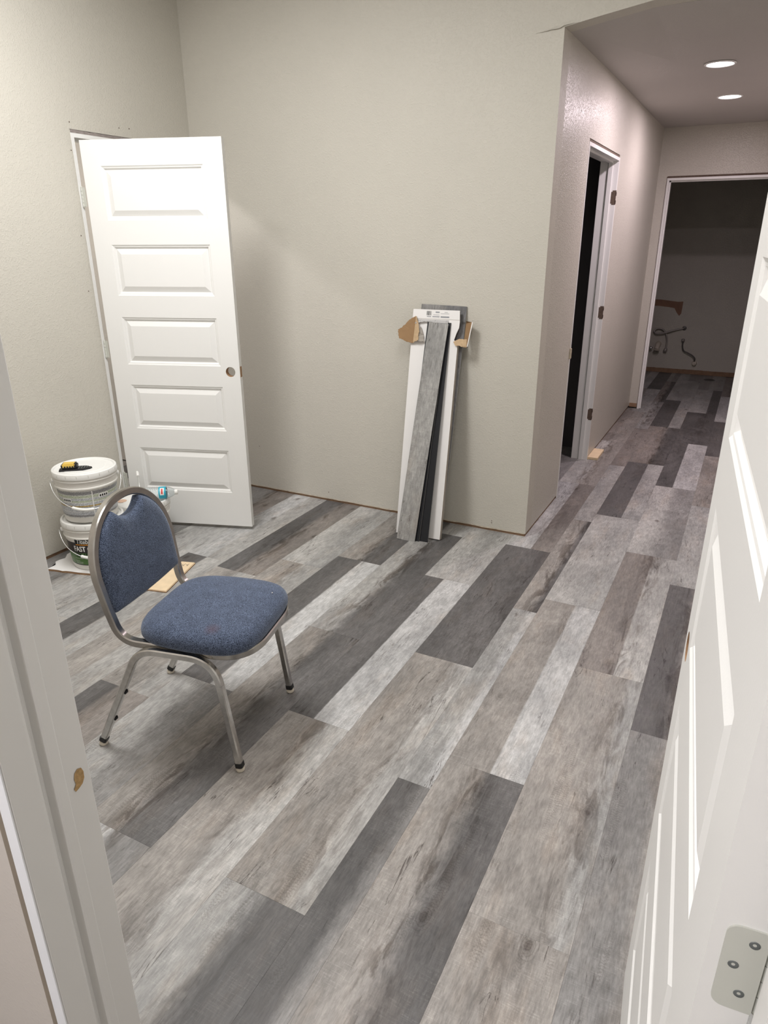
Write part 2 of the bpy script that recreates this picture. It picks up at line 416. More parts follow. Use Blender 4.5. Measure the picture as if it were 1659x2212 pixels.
# row: x0, x1, phase, {k: (left, right, split fraction, streak, ragged)}
ROWS = [
    (-4.75, -4.50, .50, {}), (-4.50, -4.25, 1.1, {}), (-4.25, -4.0, .2, {}), (-4.0, -3.75, .8, {}), (-3.75, -3.5, .35, {}), (-3.5, -3.25, .95, {}),
    (-3.25, -3.0, .60, {1: 'DM'}),
    (-3.0, -2.75, 1.10, {0: 'MG', 1: 'BM'}),
    (-2.75, -2.5, .55, {0: 'GL', 1: 'LG', 2: 'MN'}),
    (-2.5, -2.25, .13, {0: 'LG', 1: ('D', 'L', .52, 0, .01), 2: ('W', 'L', .5, 0, .02), 3: 'NB'}),
    (-2.25, -2.0, .065, {0: 'NB', 1: ('B', 'L', .55, .3, .02), 2: ('D', 'N', .5, 1, .05)}),
    (-2.0, -1.75, .287, {0: ('D', 'N', .36, .4, .02), 1: ('B', 'L', .55, .5, .02), 2: ('L', 'G', .55, 0, .05)}),
    (-1.75, -1.496, .456, {0: ('G', 'M', .5, .2, .08), 1: ('D', 'W', .57, 0, .01), 2: ('B', 'D', .5, 1, .05)}),
    (-1.496, -1.245, .987, {-1: 'WM', 0: ('B', 'D', .45, 1, .08), 1: ('L', 'D', .42, 1, .09), 2: 'DG'}),
    (-1.245, -.995, .46, {0: ('B', 'L', .62, .7, .05), 1: ('D', 'W', .42, 0, .004), 2: ('L', 'G', .5, .1, .08)}),
    (-.995, -.746, 1.007, {-1: ('G', 'D', .45, .5, .08), 0: ('B', 'L', .75, .6, .05), 1: ('D', 'D', .8, .5, .05), 2: ('W', 'N', .56, .5, .004), 3: 'LB', 4: ('N', 'B', .5, .4, .05), 5: 'BG', 6: ('W', 'D', .4, 0, .004)}),
    (-.746, -.637, 1.543, {-1: ('D', 'M', .7, .2, .05), 0: ('G', 'W', .7, 0, .02), 1: ('B', 'D', .75, 1, .05), 2: ('G', 'L', .5, 0, .03), 3: 'NN', 4: 'GM', 5: 'ND'}),
    (-.637, -.383, 1.69, {-1: ('B', 'D', .5, 1, .09), 0: ('B', 'W', .565, .2, .006), 1: ('L', 'G', .5, 0, .1), 2: ('D', 'G', .575, 0, .003), 3: ('N', 'D', .6, 1, .06), 4: ('D', 'G', .6, .2, .003), 5: 'GG', 6: 'GM'}),
    (-.383, -.129, 1.205, {-1: ('B', 'B', .5, .5, .05), 0: ('B', 'G', .8, .8, .05), 1: ('N', 'L', .56, 1, .006), 2: ('L', 'M', .5, 0, .08), 3: ('D', 'W', .43, 0, .003), 4: ('D', 'D', .6, .6, .05), 5: ('G', 'D', .65, 0, .003), 6: 'MG'}),
    (-.129, .125, .905, {-1: ('G', 'B', .45, 0, .03), 0: ('M', 'B', .45, .3, .05), 1: ('D', 'N', .45, .9, .06), 2: ('G', 'B', .5, 0, .05), 3: ('B', 'N', .5, .6, .03), 4: ('D', 'D', .5, .2, .03), 5: ('W', 'G', .5, 0, .05), 6: 'NM'}),
    (.125, .379, .40, {}), (.379, .62, 1.0, {}),
]
_pcache = {}


def plank_mesh(w_, l_):
    key = (round(w_, 4), round(l_, 4))
    if key not in _pcache:
        bm = bmesh.new(); g = .00005; c = .0003
        pr = [(g, -.006, 0), (g, -.0004, 0), (g + c, 0, c)]
        rings = []
        for ins, z, _ in pr:
            rings.append([bm.verts.new(p) for p in ((ins, ins, z), (w_ - ins, ins, z), (w_ - ins, l_ - ins, z), (ins, l_ - ins, z))])
        for i in range(2):
            for k in range(4): bm.faces.new((rings[i][k], rings[i][(k + 1) % 4], rings[i + 1][(k + 1) % 4], rings[i + 1][k]))
        bm.faces.new(rings[2])
        me = bpy.data.meshes.new('plank'); bmesh.ops.recalc_face_normals(bm, faces=bm.faces); bm.to_mesh(me); bm.free()
        me.materials.append(M_PLANK); _pcache[key] = me
    return _pcache[key]


def set_tones(o, ta, tb, split, streak, ragged):
    def j(c):
        k = random.uniform(.94, 1.07); return [min(1.0, x * k) for x in c]
    o['tone_a'] = j(ta); o['tone_b'] = j(tb); o['split'] = float(split); o['streak'] = float(streak)
    o['ragged'] = float(ragged); o['seed'] = random.uniform(0, 60)


def plank_zone(x0, x1):
    """y ranges in which planks of a row lie in rooms one can see into"""
    if x1 <= -3.24: return [(2.2, 4.6)]
    if x1 <= -1.26: return [(.37, 3.566)]
    if x1 <= -1.0: return [(.37, 3.566), (4.1, 5.4), (7.2, 9.42)]
    return [(-1.2, 9.42)]


for x0, x1, ph, spec in ROWS:
    for ya, yb in plank_zone(x0, x1):
        for k in range(-3, 9):
            s, e = ph + k * PER, ph + (k + 1) * PER
            s2, e2 = max(s, ya), min(e, yb)
            if e2 - s2 < .02: continue
            sp = spec.get(k)
            if sp is None:
                sp = ''.join(random.choice('WGBLMDNBG') for _ in range(2))
            if isinstance(sp, str):
                sp = (sp[0], sp[1], random.choice((.44, .56)), random.choice((0, .5, 1)), .03)
            o = link('plank', plank_mesh(x1 - x0, e2 - s2), floor, (x0, s2, 0))
            set_tones(o, TON[sp[0]], TON[sp[1]], sp[2] * (x1 - x0), sp[3], sp[4])

# ------------------------------------------------------------------ room shell
XL, YB, XH = -3.107, 3.56, -.929
CEIL = 3.0; WB = .019  # wall board stops above the floor


def struct(name, bm, m, label, cat='wall', parent=None):
    o = obj(name, bm, m, parent)
    if parent is None: tag(o, label, cat, kind='structure')
    return o


def boxes(*bs):
    bm = bmesh.new()
    for b_ in bs: add_box(bm, *b_)
    return bm


wb = struct('wall_back', boxes((XL - .12, XH, YB, YB + .115, WB, CEIL)), M_WALL, 'greige textured back wall behind the leaning carton and planks')
DY0, DY1, DZ = 2.700, 3.475, 2.085
wl_ = struct('wall_left', boxes((XL - .115, XL, .48, DY0, WB, CEIL), (XL - .115, XL, DY1, YB, WB, CEIL), (XL - .115, XL, DY0, DY1, DZ, CEIL)), M_WALL, 'greige textured left wall with the doorway the white door hangs in')
HY0, HY1, HZ = 4.27, 5.225, 2.085
HC = 2.47
whl = struct('wall_hall_left', boxes((XH - .115, XH, YB + .115, HY0, WB, HC), (XH - .115, XH, HY1, 7.17, WB, HC), (XH - .115, XH, HY0, HY1, HZ, HC)), M_HALL, 'mauve-lit left wall of the hallway with a trimless doorway')
FX0, FX1, FZ = -.848, .03, 2.085
struct('wall_hall_end', boxes((-1.9, FX0, 7.17, 7.285, WB, HC), (FX1, .45, 7.17, 7.285, WB, HC), (FX0, FX1, 7.17, 7.285, FZ, HC)), M_HALL, 'end wall of the hallway around the dark washroom doorway')
RX = .33
struct('wall_right', boxes((RX, RX + .1, .48, 7.17, 0, CEIL)), M_WALL, 'greige right wall behind the near open door and along the hallway')
# near wall with the doorway the camera stands in
NY0, NY1 = .367, .480
NX0, NX1, NZ = -.722, .118, 2.075
struct('wall_front', boxes((XL, NX0 - .022, NY0 + .004, NY1, 0, CEIL), (NX1 + .02, RX + .9, NY0 + .004, NY1, 0, CEIL), (NX0 - .022, NX1 + .02, NY0 + .004, NY1, NZ + .02, CEIL)), M_NEARW, 'near wall at the lower left edge, beside the white jamb')
# lintel: the lower ceiling of the hallway begins at the back wall line
bm = bmesh.new()
xs = [(-.929, 2.441), (-.775, 2.464), (-.571, 2.492), (-.2, 2.50), (RX, 2.50)]
top = [bm.verts.new((x, YB, CEIL)) for x, z in xs]; bot = [bm.verts.new((x, YB, z)) for x, z in xs]
topb = [bm.verts.new((x, YB + .1, CEIL)) for x, z in xs]; botb = [bm.verts.new((x, YB + .1, z)) for x, z in xs]
for i in range(len(xs) - 1):
    bm.faces.new((bot[i], bot[i + 1], top[i + 1], top[i])); bm.faces.new((botb[i], topb[i], topb[i + 1], botb[i + 1]))
    bm.faces.new((bot[i], botb[i], botb[i + 1], bot[i + 1])); bm.faces.new((top[i], top[i + 1], topb[i + 1], topb[i]))
bm.faces.new((bot[0], top[0], topb[0], botb[0])); bm.faces.new((bot[-1], botb[-1], topb[-1], top[-1]))
struct('wall_lintel', bm, M_WALL, 'wall above the hallway mouth where the ceiling drops')
# ragged drywall flap where the lintel meets the back wall
bm = bmesh.new()
n = 14
up, lo = [], []
for i in range(n + 1):
    t = i / n
    x = XH - .135 + .20 * t
    zc = 2.441 - .013 * (1 - t) ** 2 + (.012 * t if t > .6 else 0)
    th = .010 * math.sin(PI * min(1, t * .62 + .02)) + .001
    jit = .0025 * noise.noise(Vector((x * 70, 3, 1)))
    up.append(bm.verts.new((x, YB - .0005, zc + th + jit))); lo.append(bm.verts.new((x, YB - .007 * math.sin(PI * t), zc - th * .2 - jit)))
for i in range(n): bm.faces.new((lo[i], lo[i + 1], up[i + 1], up[i]))
o = obj('torn_tape', bm, M_WALL, wb)
# hallway ceiling
bm = bmesh.new()
g = [(XH, YB + .1, 2.443), (-.571, YB + .1, 2.492), (RX, YB + .1, 2.50), (XH, 4.6, 2.455), (-.571, 4.6, 2.458), (RX, 4.6, 2.46), (XH, 7.17, 2.468), (-.4, 7.17, 2.466), (RX, 7.17, 2.466)]
vs = [bm.verts.new(p) for p in g]
vt = [bm.verts.new((p[0], p[1], 2.62)) for p in g]
for a in ((0, 1, 4, 3), (1, 2, 5, 4), (3, 4, 7, 6), (4, 5, 8, 7)):
    bm.faces.new([vs[i] for i in a]); bm.faces.new([vt[i] for i in a[::-1]])
for a, b_ in ((0, 1), (1, 2), (2, 5), (5, 8), (8, 7), (7, 6), (6, 3), (3, 0)): bm.faces.new((vs[a], vs[b_], vt[b_], vt[a]))
struct('ceiling_hall', bm, M_CEIL, 'low mauve-lit ceiling of the hallway with two round lights', 'ceiling')
struct('ceiling', boxes((XL - .1, RX + .1, .37, YB + .1, CEIL, CEIL + .08)), M_CEIL, 'ceiling of the main room, above the frame', 'ceiling')
# room the camera stands in
struct('wall_rear', boxes((-1.3, -1.2, -1.75, NY0, 0, 2.7), (1.2, 1.3, -1.75, NY0, 0, 2.7), (-1.3, 1.3, -1.85, -1.75, 0, 2.7), (-1.3, 1.3, -1.85, NY0, 2.7, 2.78)), M_WALL, 'walls of the small room behind the camera')
# unlit room off the hallway, washroom and the room behind the left door
M_DARK = mat('unlit_room_shade', (.10, .095, .095), .8)  # darkness of the unlit room put into its wall colour
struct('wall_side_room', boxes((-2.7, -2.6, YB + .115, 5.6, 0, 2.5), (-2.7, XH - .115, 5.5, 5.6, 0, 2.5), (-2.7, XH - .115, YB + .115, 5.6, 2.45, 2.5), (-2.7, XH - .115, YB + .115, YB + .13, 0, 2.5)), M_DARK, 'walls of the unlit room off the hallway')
wbath = struct('wall_washroom', boxes((-1.9, .62, 9.40, 9.5, .05, 2.5)), M_HALL, 'dim back wall of the washroom with loose water hoses')
struct('wall_washroom_left', boxes((-1.9, -1.8, 7.285, 9.40, 0, 2.5)), M_HALL, 'left side wall of the washroom')
struct('wall_washroom_right', boxes((.5, .6, 7.285, 9.40, 0, 2.5)), M_HALL, 'right side wall of the washroom')
struct('ceiling_washroom', boxes((-1.9, .62, 7.285, 9.5, 2.5, 2.56)), M_CEIL, 'ceiling of the dark washroom', 'ceiling')
struct('wall_study', boxes((-4.8, XL - .115, 3.60, 3.70, .01, 2.6), (-4.9, -4.8, 2.0, 3.7, .01, 2.6), (-4.8, XL - .115, 1.9, 2.0, .01, 2.6), (-4.9, XL - .115, 1.9, 3.7, 2.6, 2.66)), M_WALL, 'lilac-grey wall seen through the gap beside the left door')

# sole plates / raw gap under the wall board
tb = struct('trim_1', boxes((XL, XH - .004, YB + .006, YB + .10, .0, WB)), M_SOLE, 'raw brown gap strip under the back wall board', 'trim')
# ragged board paper edge on top of it
bm = bmesh.new(); n = 60
a_, b2 = [], []
for i in range(n + 1):
    x = XL + .02 + (XH - XL - .025) * i / n
    j = .0035 * noise.noise(Vector((x * 9, 0, 0))) + .002 * noise.noise(Vector((x * 40, 5, 0)))
    a_.append(bm.verts.new((x, YB - .0012, WB + .001))); b2.append(bm.verts.new((x, YB - .0012 - abs(j) * .5, WB - .004 + j)))
for i in range(n): bm.faces.new((a_[i], a_[i + 1], b2[i + 1], b2[i]))
obj('board_edge', bm, M_GYP, tb)
struct('trim_2', boxes((XL - .10, XL - .006, .48, DY0, .0, WB)), M_SOLE, 'raw brown gap strip under the left wall board', 'trim')
struct('trim_3', boxes((XH - .10, XH - .006, YB + .05, HY0 - .002, 0, WB), (XH - .1, XH - .006, HY1 + .002, 7.165, 0, WB)), M_SOLE, 'raw gap strip under the hallway wall board', 'trim')
# washroom: torn off baseboard leaves a brown band
bm = bmesh.new(); n = 70
rows_ = [[], [], []]
for i in range(n + 1):
    x = -1.78 + 2.27 * i / n
    j = .006 * noise.noise(Vector((x * 5, 1, 0))) + .004 * noise.noise(Vector((x * 22, 5, 0)))
    rows_[0].append(bm.verts.new((x, 9.385, 0.001))); rows_[1].append(bm.verts.new((x, 9.385, .05 + j))); rows_[2].append(bm.verts.new((x, 9.40, .052 + j)))
for r_ in range(2):
    for i in range(n): bm.faces.new((rows_[r_][i], rows_[r_][i + 1], rows_[r_ + 1][i + 1], rows_[r_ + 1][i]))
tag(obj('trim_4', bm, M_SOLE), 'torn brown band along the foot of the washroom wall', 'trim', kind='structure')
# brown glue patch on the washroom wall
bm = bmesh.new()
pts = [(-1.20, .80), (-1.02, .80), (-.90, .79), (-.83, .78), (-.80, .73), (-.765, .69), (-.745, .72), (-.74, .86), (-.80, .855), (-1.0, .875), (-1.2, .88)]
bm.faces.new([bm.verts.new((x, 9.3985, z)) for x, z in pts])
bmesh.ops.triangulate(bm, faces=bm.faces)
obj('glue_patch', bm, mat('glue_patch', (.26, .15, .10), .8, var=(12, .25)), wbath)

# screw holes and torn paper dots near frames
def dots(parent, pts, axis):
    for p in pts:
        bm = bmesh.new(); r = .0035
        ring = []
        for k in range(7):
            a = 2 * PI * k / 7; rr = r * random.uniform(.6, 1.2)
            q = Vector(p) + (Vector((0, math.cos(a), math.sin(a))) if axis == 'x' else Vector((math.cos(a), 0, math.sin(a)))) * rr
            ring.append(bm.verts.new(q))
        bm.faces.new(ring)
        obj('screw_hole', bm, M_MORT, parent)
dots(wl_, [(XL + .0006, y, z) for y, z in ((2.705, 2.115), (3.02, 2.125), (3.09, 2.13), (2.672, 1.60), (2.665, 1.33), (2.69, 1.99))], 'x')
dots(wb, [(x, YB - .0006, z) for x, z in ((-2.23, .06), (-1.13, .062), (-1.13, .05), (-2.76, .3))], 'y')
dots(whl, [(XH + .0006, y, z) for y, z in ((4.02, 2.18), (4.0, 1.95), (4.9, 2.36))], 'x')


# ------------------------------------------------------------------ panel doors
PZ = [(1.671, 1.920), (1.306, 1.556), (.946, 1.196), (.588, .835), (.225, .476)]
PS0, PS1 = .103, .636
PROF = [(0, 0), (.006, -.0035), (.011, -.0045), (.016, -.0110), (.019, -.0118), (.046, -.0010)]


def door_leaf(parent, W, mbore, z0=.014, z1=2.036, T=.035, mort=True):
    """leaf in local coords: x from free edge 0 to hinge W, y 0 = shown face, -T = other face (negative y behind)"""
    bm = bmesh.new()
    hz, hx, hr = .918, .052, .0265
    for side, y in ((0, 0.0), (1, -T)):
        def quad(xa, xb, za, zb):
            bm.faces.new([bm.verts.new(p) for p in ((xa, y, za), (xb, y, za), (xb, y, zb), (xa, y, zb))])
        quad(0, PS0, z0, .85); quad(0, PS0, .99, z1); quad(PS1, W, z0, z1)
        zs = [z0] + [v for p in PZ[::-1] for v in p] + [z1]
        for i in range(0, len(zs), 2): quad(PS0, PS1, zs[i], zs[i + 1])
        # patch with the bored hole
        angs = sorted([2 * PI * k / 32 for k in range(32)] + [math.atan2(c - hz, a - hx) % (2 * PI) for a in (0, PS0) for c in (.85, .99)])
        inn, out = [], []
        for a in angs:
            c, s = math.cos(a), math.sin(a)
            tx = ((PS0 - hx) / c if c > 1e-9 else (-hx / c if c < -1e-9 else 1e9))
            tz = ((.99 - hz) / s if s > 1e-9 else ((.85 - hz) / s if s < -1e-9 else 1e9))
            t = min(tx, tz)
            inn.append(bm.verts.new((hx + hr * c, y, hz + hr * s))); out.append(bm.verts.new((hx + t * c, y, hz + t * s)))
        for k in range(len(angs)):
            k2 = (k + 1) % len(angs)
            bm.faces.new((inn[k], inn[k2], out[k2], out[k]))
    for (xa, za), (xb, zb) in (((0, z0), (W, z0)), ((W, z0), (W, z1)), ((W, z1), (0, z1)), ((0, z1), (0, z0))):
        bm.faces.new([bm.verts.new(p) for p in ((xa, 0, za), (xb, 0, zb), (xb, -T, zb), (xa, -T, za))])
    leaf = obj('leaf', bm, M_DOORW, parent)
    for za, zb in PZ:
        bm = bmesh.new()
        for side in (1, -1):
            rings = []
            for ins, d in PROF:
                y = d if side == 1 else -T - d
                rings.append([bm.verts.new(p) for p in ((PS0 + ins, y, za + ins), (PS1 - ins, y, za + ins), (PS1 - ins, y, zb - ins), (PS0 + ins, y, zb - ins))])
            for i in range(len(PROF) - 1):
                for k in range(4): bm.faces.new((rings[i][k], rings[i][(k + 1) % 4], rings[i + 1][(k + 1) % 4], rings[i + 1][k]))
            bm.faces.new(rings[-1])
        obj('panel', bm, M_DOORW, leaf)
    bm = bmesh.new()
    Mx = Matrix.Translation((hx, 0, hz)) @ Matrix.Rotation(PI / 2, 4, 'X')
    lathe(bm, [(hr, 0), (hr, T)], 32, False, False, Mx)
    obj('lock_bore', bm, mbore, leaf)
    bm = box(-.0012, .0, -T / 2 - .012, -T / 2 + .012, hz - .028, hz + .028)
    obj('latch_cutout', bm, M_BROWN, leaf)
    return leaf


def hinge_mesh(h=.09, r=.0062):
    bm = bmesh.new()
    z = -h / 2; n = 5; s = h / n
    for i in range(n):
        lathe(bm, [(r, z + .0006), (r, z + s - .0006)], 14); z += s
    lathe(bm, [(r * .7, -h / 2 - .004), (r * .9, -h / 2)], 12); lathe(bm, [(r * .9, h / 2), (r * .6, h / 2 + .004)], 12)
    return bm


# left door: hinge at (-3.092, 2.710), free edge at (-2.379, 2.947)
d1 = thing('door_1', 'white five-panel door standing open from the left wall, lock bore without knob', 'door', kind='structure')
E1 = Vector((-2.379, 2.947, 0)); H1 = Vector((-3.0865, 2.711, 0)); W1 = (H1 - E1).length
leafroot1 = door_leaf(d1, .731, M_BROWN, z0=.021)
ang = math.atan2((H1 - E1).y, (H1 - E1).x)
# local +y must face the camera (world direction (.33,-.94))
leafroot1.matrix_local = Matrix.Translation(E1) @ Matrix.Rotation(ang, 4, 'Z')
# frame
bm = bmesh.new()
add_box(bm, XL - .117, XL + .002, DY0 - .0, DY0 + .019, .0, 2.05)          # hinge jamb
add_box(bm, XL - .117, XL + .002, DY1 - .019, DY1, .0, 2.05)
add_box(bm, XL - .117, XL + .002, DY0, DY1, 2.05, 2.069)
add_box(bm, XL - .085, XL - .045, DY0 + .019, DY0 + .029, 0, 2.05)         # stops
add_box(bm, XL - .085, XL - .045, DY1 - .029, DY1 - .019, 0, 2.05)
add_box(bm, XL - .085, XL - .045, DY0 + .029, DY1 - .029, 2.04, 2.05)
fr = obj('frame', bm, M_WHITE, d1)
for z in (1.781, 1.026, .272):
    hg = obj('hinge', hinge_mesh(), M_HINGE, d1, True, (XL + .008, DY0 + .012, z), angle=.6)
    bm = bmesh.new()
    add_box(bm, -.0015, .022, -.0012, .0012, -.044, .044)
    obj('hinge_leaf', bm, M_HINGE, hg)
# torn paper edge along the frame
bm = bmesh.new(); n = 90; a_, b2 = [], []
for i in range(n + 1):
    z = .02 + 2.06 * i / n
    j = .0045 * abs(noise.noise(Vector((z * 14, 2, 0)))) + .003 * abs(noise.noise(Vector((z * 60, 7, 0))))
    a_.append(bm.verts.new((XL + .001, DY0 + .001, z))); b2.append(bm.verts.new((XL + .0016, DY0 - .001 - j, z)))
for i in range(n): bm.faces.new((a_[i], a_[i + 1], b2[i + 1], b2[i]))
obj('torn_edge', bm, mat('joint_compound', (.66, .63, .58), .9), d1)
bm = bmesh.new(); n = 40; a_, b2 = [], []
for i in range(n + 1):
    y = DY0 + (DY1 - DY0) * i / n
    j = .003 * noise.noise(Vector((y * 30, 2, 0)))
    a_.append(bm.verts.new((XL + .0012, y, 2.069))); b2.append(bm.verts.new((XL + .0012, y, 2.083 + j)))
for i in range(n): bm.faces.new((a_[i], a_[i + 1], b2[i + 1], b2[i]))
obj('header_gap', bm, mat('header_gap', (.27, .235, .22), .9, var=(60, .4)), d1)

# near doorway and the near open door (right edge)
d2_ = thing('door_2', 'near white five-panel door swung open along the right edge of the view', 'door', kind='structure')
E2 = Vector((-.0056, 1.2076, 0)); TH2 = -1.49058; W2 = .743; T2 = .041
lf2 = door_leaf(d2_, W2, M_BROWN, T=T2)
for o in [lf2] + list(lf2.children):   # opposite hand: the shown face looks the other way
    o.data.transform(Matrix.Scale(-1, 4, (0, 1, 0))); o.data.flip_normals()
lf2.matrix_local = Matrix.Translation(E2) @ Matrix.Rotation(TH2, 4, 'Z')
# jambs of the near doorway
def jamb_profile(name, pts, z0, z1, m, parent):
    bm = bmesh.new()
    lo = [bm.verts.new((x, y, z0)) for x, y in pts]; hi = [bm.verts.new((x, y, z1)) for x, y in pts]
    for k in range(len(pts)): bm.faces.new((lo[k], lo[(k + 1) % len(pts)], hi[(k + 1) % len(pts)], hi[k]))
    bm.faces.new(lo[::-1]); bm.faces.new(hi)
    bmesh.ops.triangulate(bm, faces=[f for f in bm.faces if len(f.verts) > 4])
    return obj(name, bm, m, parent)
jl = jamb_profile('jamb', [(-.722, .369), (-.721, .367), (-.702, .367), (-.700, .369), (-.700, .406), (-.7010, .4095), (-.7060, .4125), (-.7100, .4165), (-.7100, .4200), (-.7050, .4230), (-.7005, .4255), (-.6985, .4290), (-.6985, .4410), (-.7000, .4425), (-.700, .478), (-.702, .480), (-.722, .480)], 0, 2.06, M_TRIMW, d2_)  # groove added to the profile so its inside shades into a dark band
jl['label'] = 'near left jamb with chipped strike hole'
obj('jamb_edge', box(-.7215, -.7005, .3655, .3672, 0, 2.06), M_JAMBEDGE, jl)
bm = bmesh.new()
ring = [(0, .014), (.006, .012), (.0085, .004), (.008, -.006), (.004, -.013), (-.002, -.016), (-.008, -.018), (-.010, -.013), (-.006, -.007), (-.007, .002), (-.005, .010)]
c0 = bm.verts.new((-.6994, .461, .909)); rv = [bm.verts.new((-.6992, .461 + a, .909 + b_)) for a, b_ in ring]
for k in range(len(rv)): bm.faces.new((c0, rv[k], rv[(k + 1) % len(rv)]))
obj('strike_chip', bm, mat('chipped_wood', (.42, .27, .12), .85, var=(220, .5)), jl)
jr = jamb_profile('jamb', [(.103, .367), (.122, .367), (.122, .480), (.103, .480)], 0, 2.06, M_TRIMW, d2_)
obj('door_stop', box(.092, .103, .402, .4425, 0, 2.05), M_TRIMW, jr)
obj('head_jamb', box(-.722, .122, .367, .480, 2.06, 2.079), M_TRIMW, d2_)
# raw gap between the left jamb and the wall board
obj('shim_gap', box(-.7435, -.7225, .378, .46, 0, 2.06), M_GYP, d2_)
# hinges on the hinge edge of the near leaf
def rounded_plate(bm, w_, h_, t, r=.010):
    out = []
    for cx_, cz_, a0 in ((r, h_ / 2 - r, PI / 2), (r, -h_ / 2 + r, PI)):
        for k in range(7):
            a = a0 + k * PI / 12
            out.append((cx_ + r * math.cos(a), cz_ + r * math.sin(a)))
    out += [(w_, -h_ / 2), (w_, h_ / 2)]
    f = [bm.verts.new((x, 0, z)) for x, z in out]; b_ = [bm.verts.new((x, t, z)) for x, z in out]
    bm.faces.new(f); bm.faces.new(b_[::-1])
    for k in range(len(out)): bm.faces.new((f[k], f[(k + 1) % len(out)], b_[(k + 1) % len(out)], b_[k]))
nHinge = E2 + Vector((math.cos(TH2), math.sin(TH2), 0)) * W2
ez = Matrix.Rotation(TH2 + PI / 2, 4, 'Z')   # local x across the edge (towards +x), local -y faces the camera
for z in (1.781, 1.032, .272):
    hg = obj('hinge', hinge_mesh(.092, .0055), M_HINGE, d2_, True, angle=.6)
    HM = Matrix.Translation(nHinge + ez @ Vector((.0465, .006, 0)) + Vector((0, 0, z))); hg.matrix_local = HM
    bm = bmesh.new(); rounded_plate(bm, .031, .092, .0022)
    pl = obj('hinge_leaf', bm, M_HINGE, hg)
    pl.matrix_local = HM.inverted() @ (Matrix.Translation(nHinge + ez @ Vector((.0105, -.0016, 0)) + Vector((0, 0, z))) @ ez)
    for sx, sz in ((.021, .031), (.010, .004), (.019, -.026)):
        bm = bmesh.new(); lathe(bm, [(.0042, 0), (.0036, .0006), (.0012, -.0003)], 14, False, True, Matrix.Rotation(PI / 2, 4, 'X'))
        sc = obj('screw', bm, M_SCREW, hg, True)
        sc.matrix_local = HM.inverted() @ (Matrix.Translation(nHinge + ez @ Vector((.0105 + sx, -.0018, sz)) + Vector((0, 0, z))) @ ez)

# ------------------------------------------------------------------ hallway side doorway (no leaf): jambs and empty hinge mortises
d3 = thing('door_3', 'trimless white doorway into the unlit room, hinge mortises empty', 'door', kind='structure')
bm = bmesh.new()
add_box(bm, XH - .062, XH + .0015, HY1 - .019, HY1, 0, 2.05)
add_box(bm, XH - .118, XH - .068, HY1 - .019, HY1, 0, 2.05)
add_box(bm, XH - .068, XH - .062, HY1 - .010, HY1, 0, 2.05)
add_box(bm, XH - .062, XH - .036, HY1 - .030, HY1 - .019, 0, 2.05)
obj('jamb', bm, M_WHITE, d3)
obj('jamb', boxes((XH - .118, XH + .0015, HY0, HY0 + .019, 0, 2.05), (XH - .062, XH - .036, HY0 + .019, HY0 + .030, 0, 2.05)), M_WHITE, d3)
obj('head_jamb', boxes((XH - .118, XH + .0015, HY0, HY1, 2.05, 2.069), (XH - .062, XH - .036, HY0 + .03, HY1 - .03, 2.039, 2.05)), M_WHITE, d3)
obj('header_gap', box(XH - .1, XH - .004, HY0 + .002, HY1 - .002, 2.0695, 2.0848), M_MORT, d3)
obj('side_gap', box(XH - .1, XH - .002, HY0 - .0005, HY0, 0, 2.07), M_SOLE, d3)
for z in (1.83, 1.088, .354):
    bm = bmesh.new()
    ys = HY1 - .0195
    add_box(bm, XH - .029, XH + .0018, ys - .0004, ys + .001, z - .044, z + .044)
    bmesh.ops.bevel(bm, geom=[e for e in bm.edges if abs((e.verts[0].co - e.verts[1].co).y) > .0005 and abs(e.verts[0].co.x - (XH - .029)) < .001], offset=.008, segments=4, affect='EDGES')
    for a in (.012, -.038): add_box(bm, XH + .0012, XH + .0022, ys - .001, ys + .026, z + a, z + a + .022)
    add_box(bm, XH + .0012, XH + .0022, ys - .001, ys + .012, z - .044, z + .044)
    obj('hinge_mortise', bm, M_MORT, d3)
obj('strike_mortise', box(XH - .002, XH + .012, HY0 - .014, HY0 - .0005, .90, .965, bevel=.004), M_GYP, d3)
# hallway end doorway
d4 = thing('door_4', 'white jamb framing the dark washroom at the hallway end', 'door', kind='structure')
for nm, xa, xb in (('jamb', FX0, FX0 + .019), ('jamb', FX1 - .019, FX1)):
    s_ = 1 if xa == FX0 else -1
    xe = xb if s_ == 1 else xa
    obj(nm, boxes((xa, xb, 7.164, 7.287, 0, 2.05), (min(xe, xe + .012 * s_), max(xe, xe + .012 * s_), 7.20, 7.24, 0, 2.05), (min(xa, xb) + .004, max(xa, xb) - .004, 7.160, 7.164, 0, 2.05)), M_WHITE, d4)
obj('head_jamb', boxes((FX0, FX1, 7.164, 7.287, 2.05, 2.069), (FX0 + .019, FX1 - .019, 7.20, 7.24, 2.038, 2.05)), M_WHITE, d4)
obj('header_gap', box(FX0, FX1, 7.172, 7.25, 2.0695, 2.0848), M_MORT, d4)
obj('side_gap', box(FX0 - .004, FX0, 7.166, 7.25, 0, 2.08), M_MORT, d4)
obj('corner_stub', box(XH + .006, FX0 - .006, 7.158, 7.17, .014, .05), M_SOLE, d4)

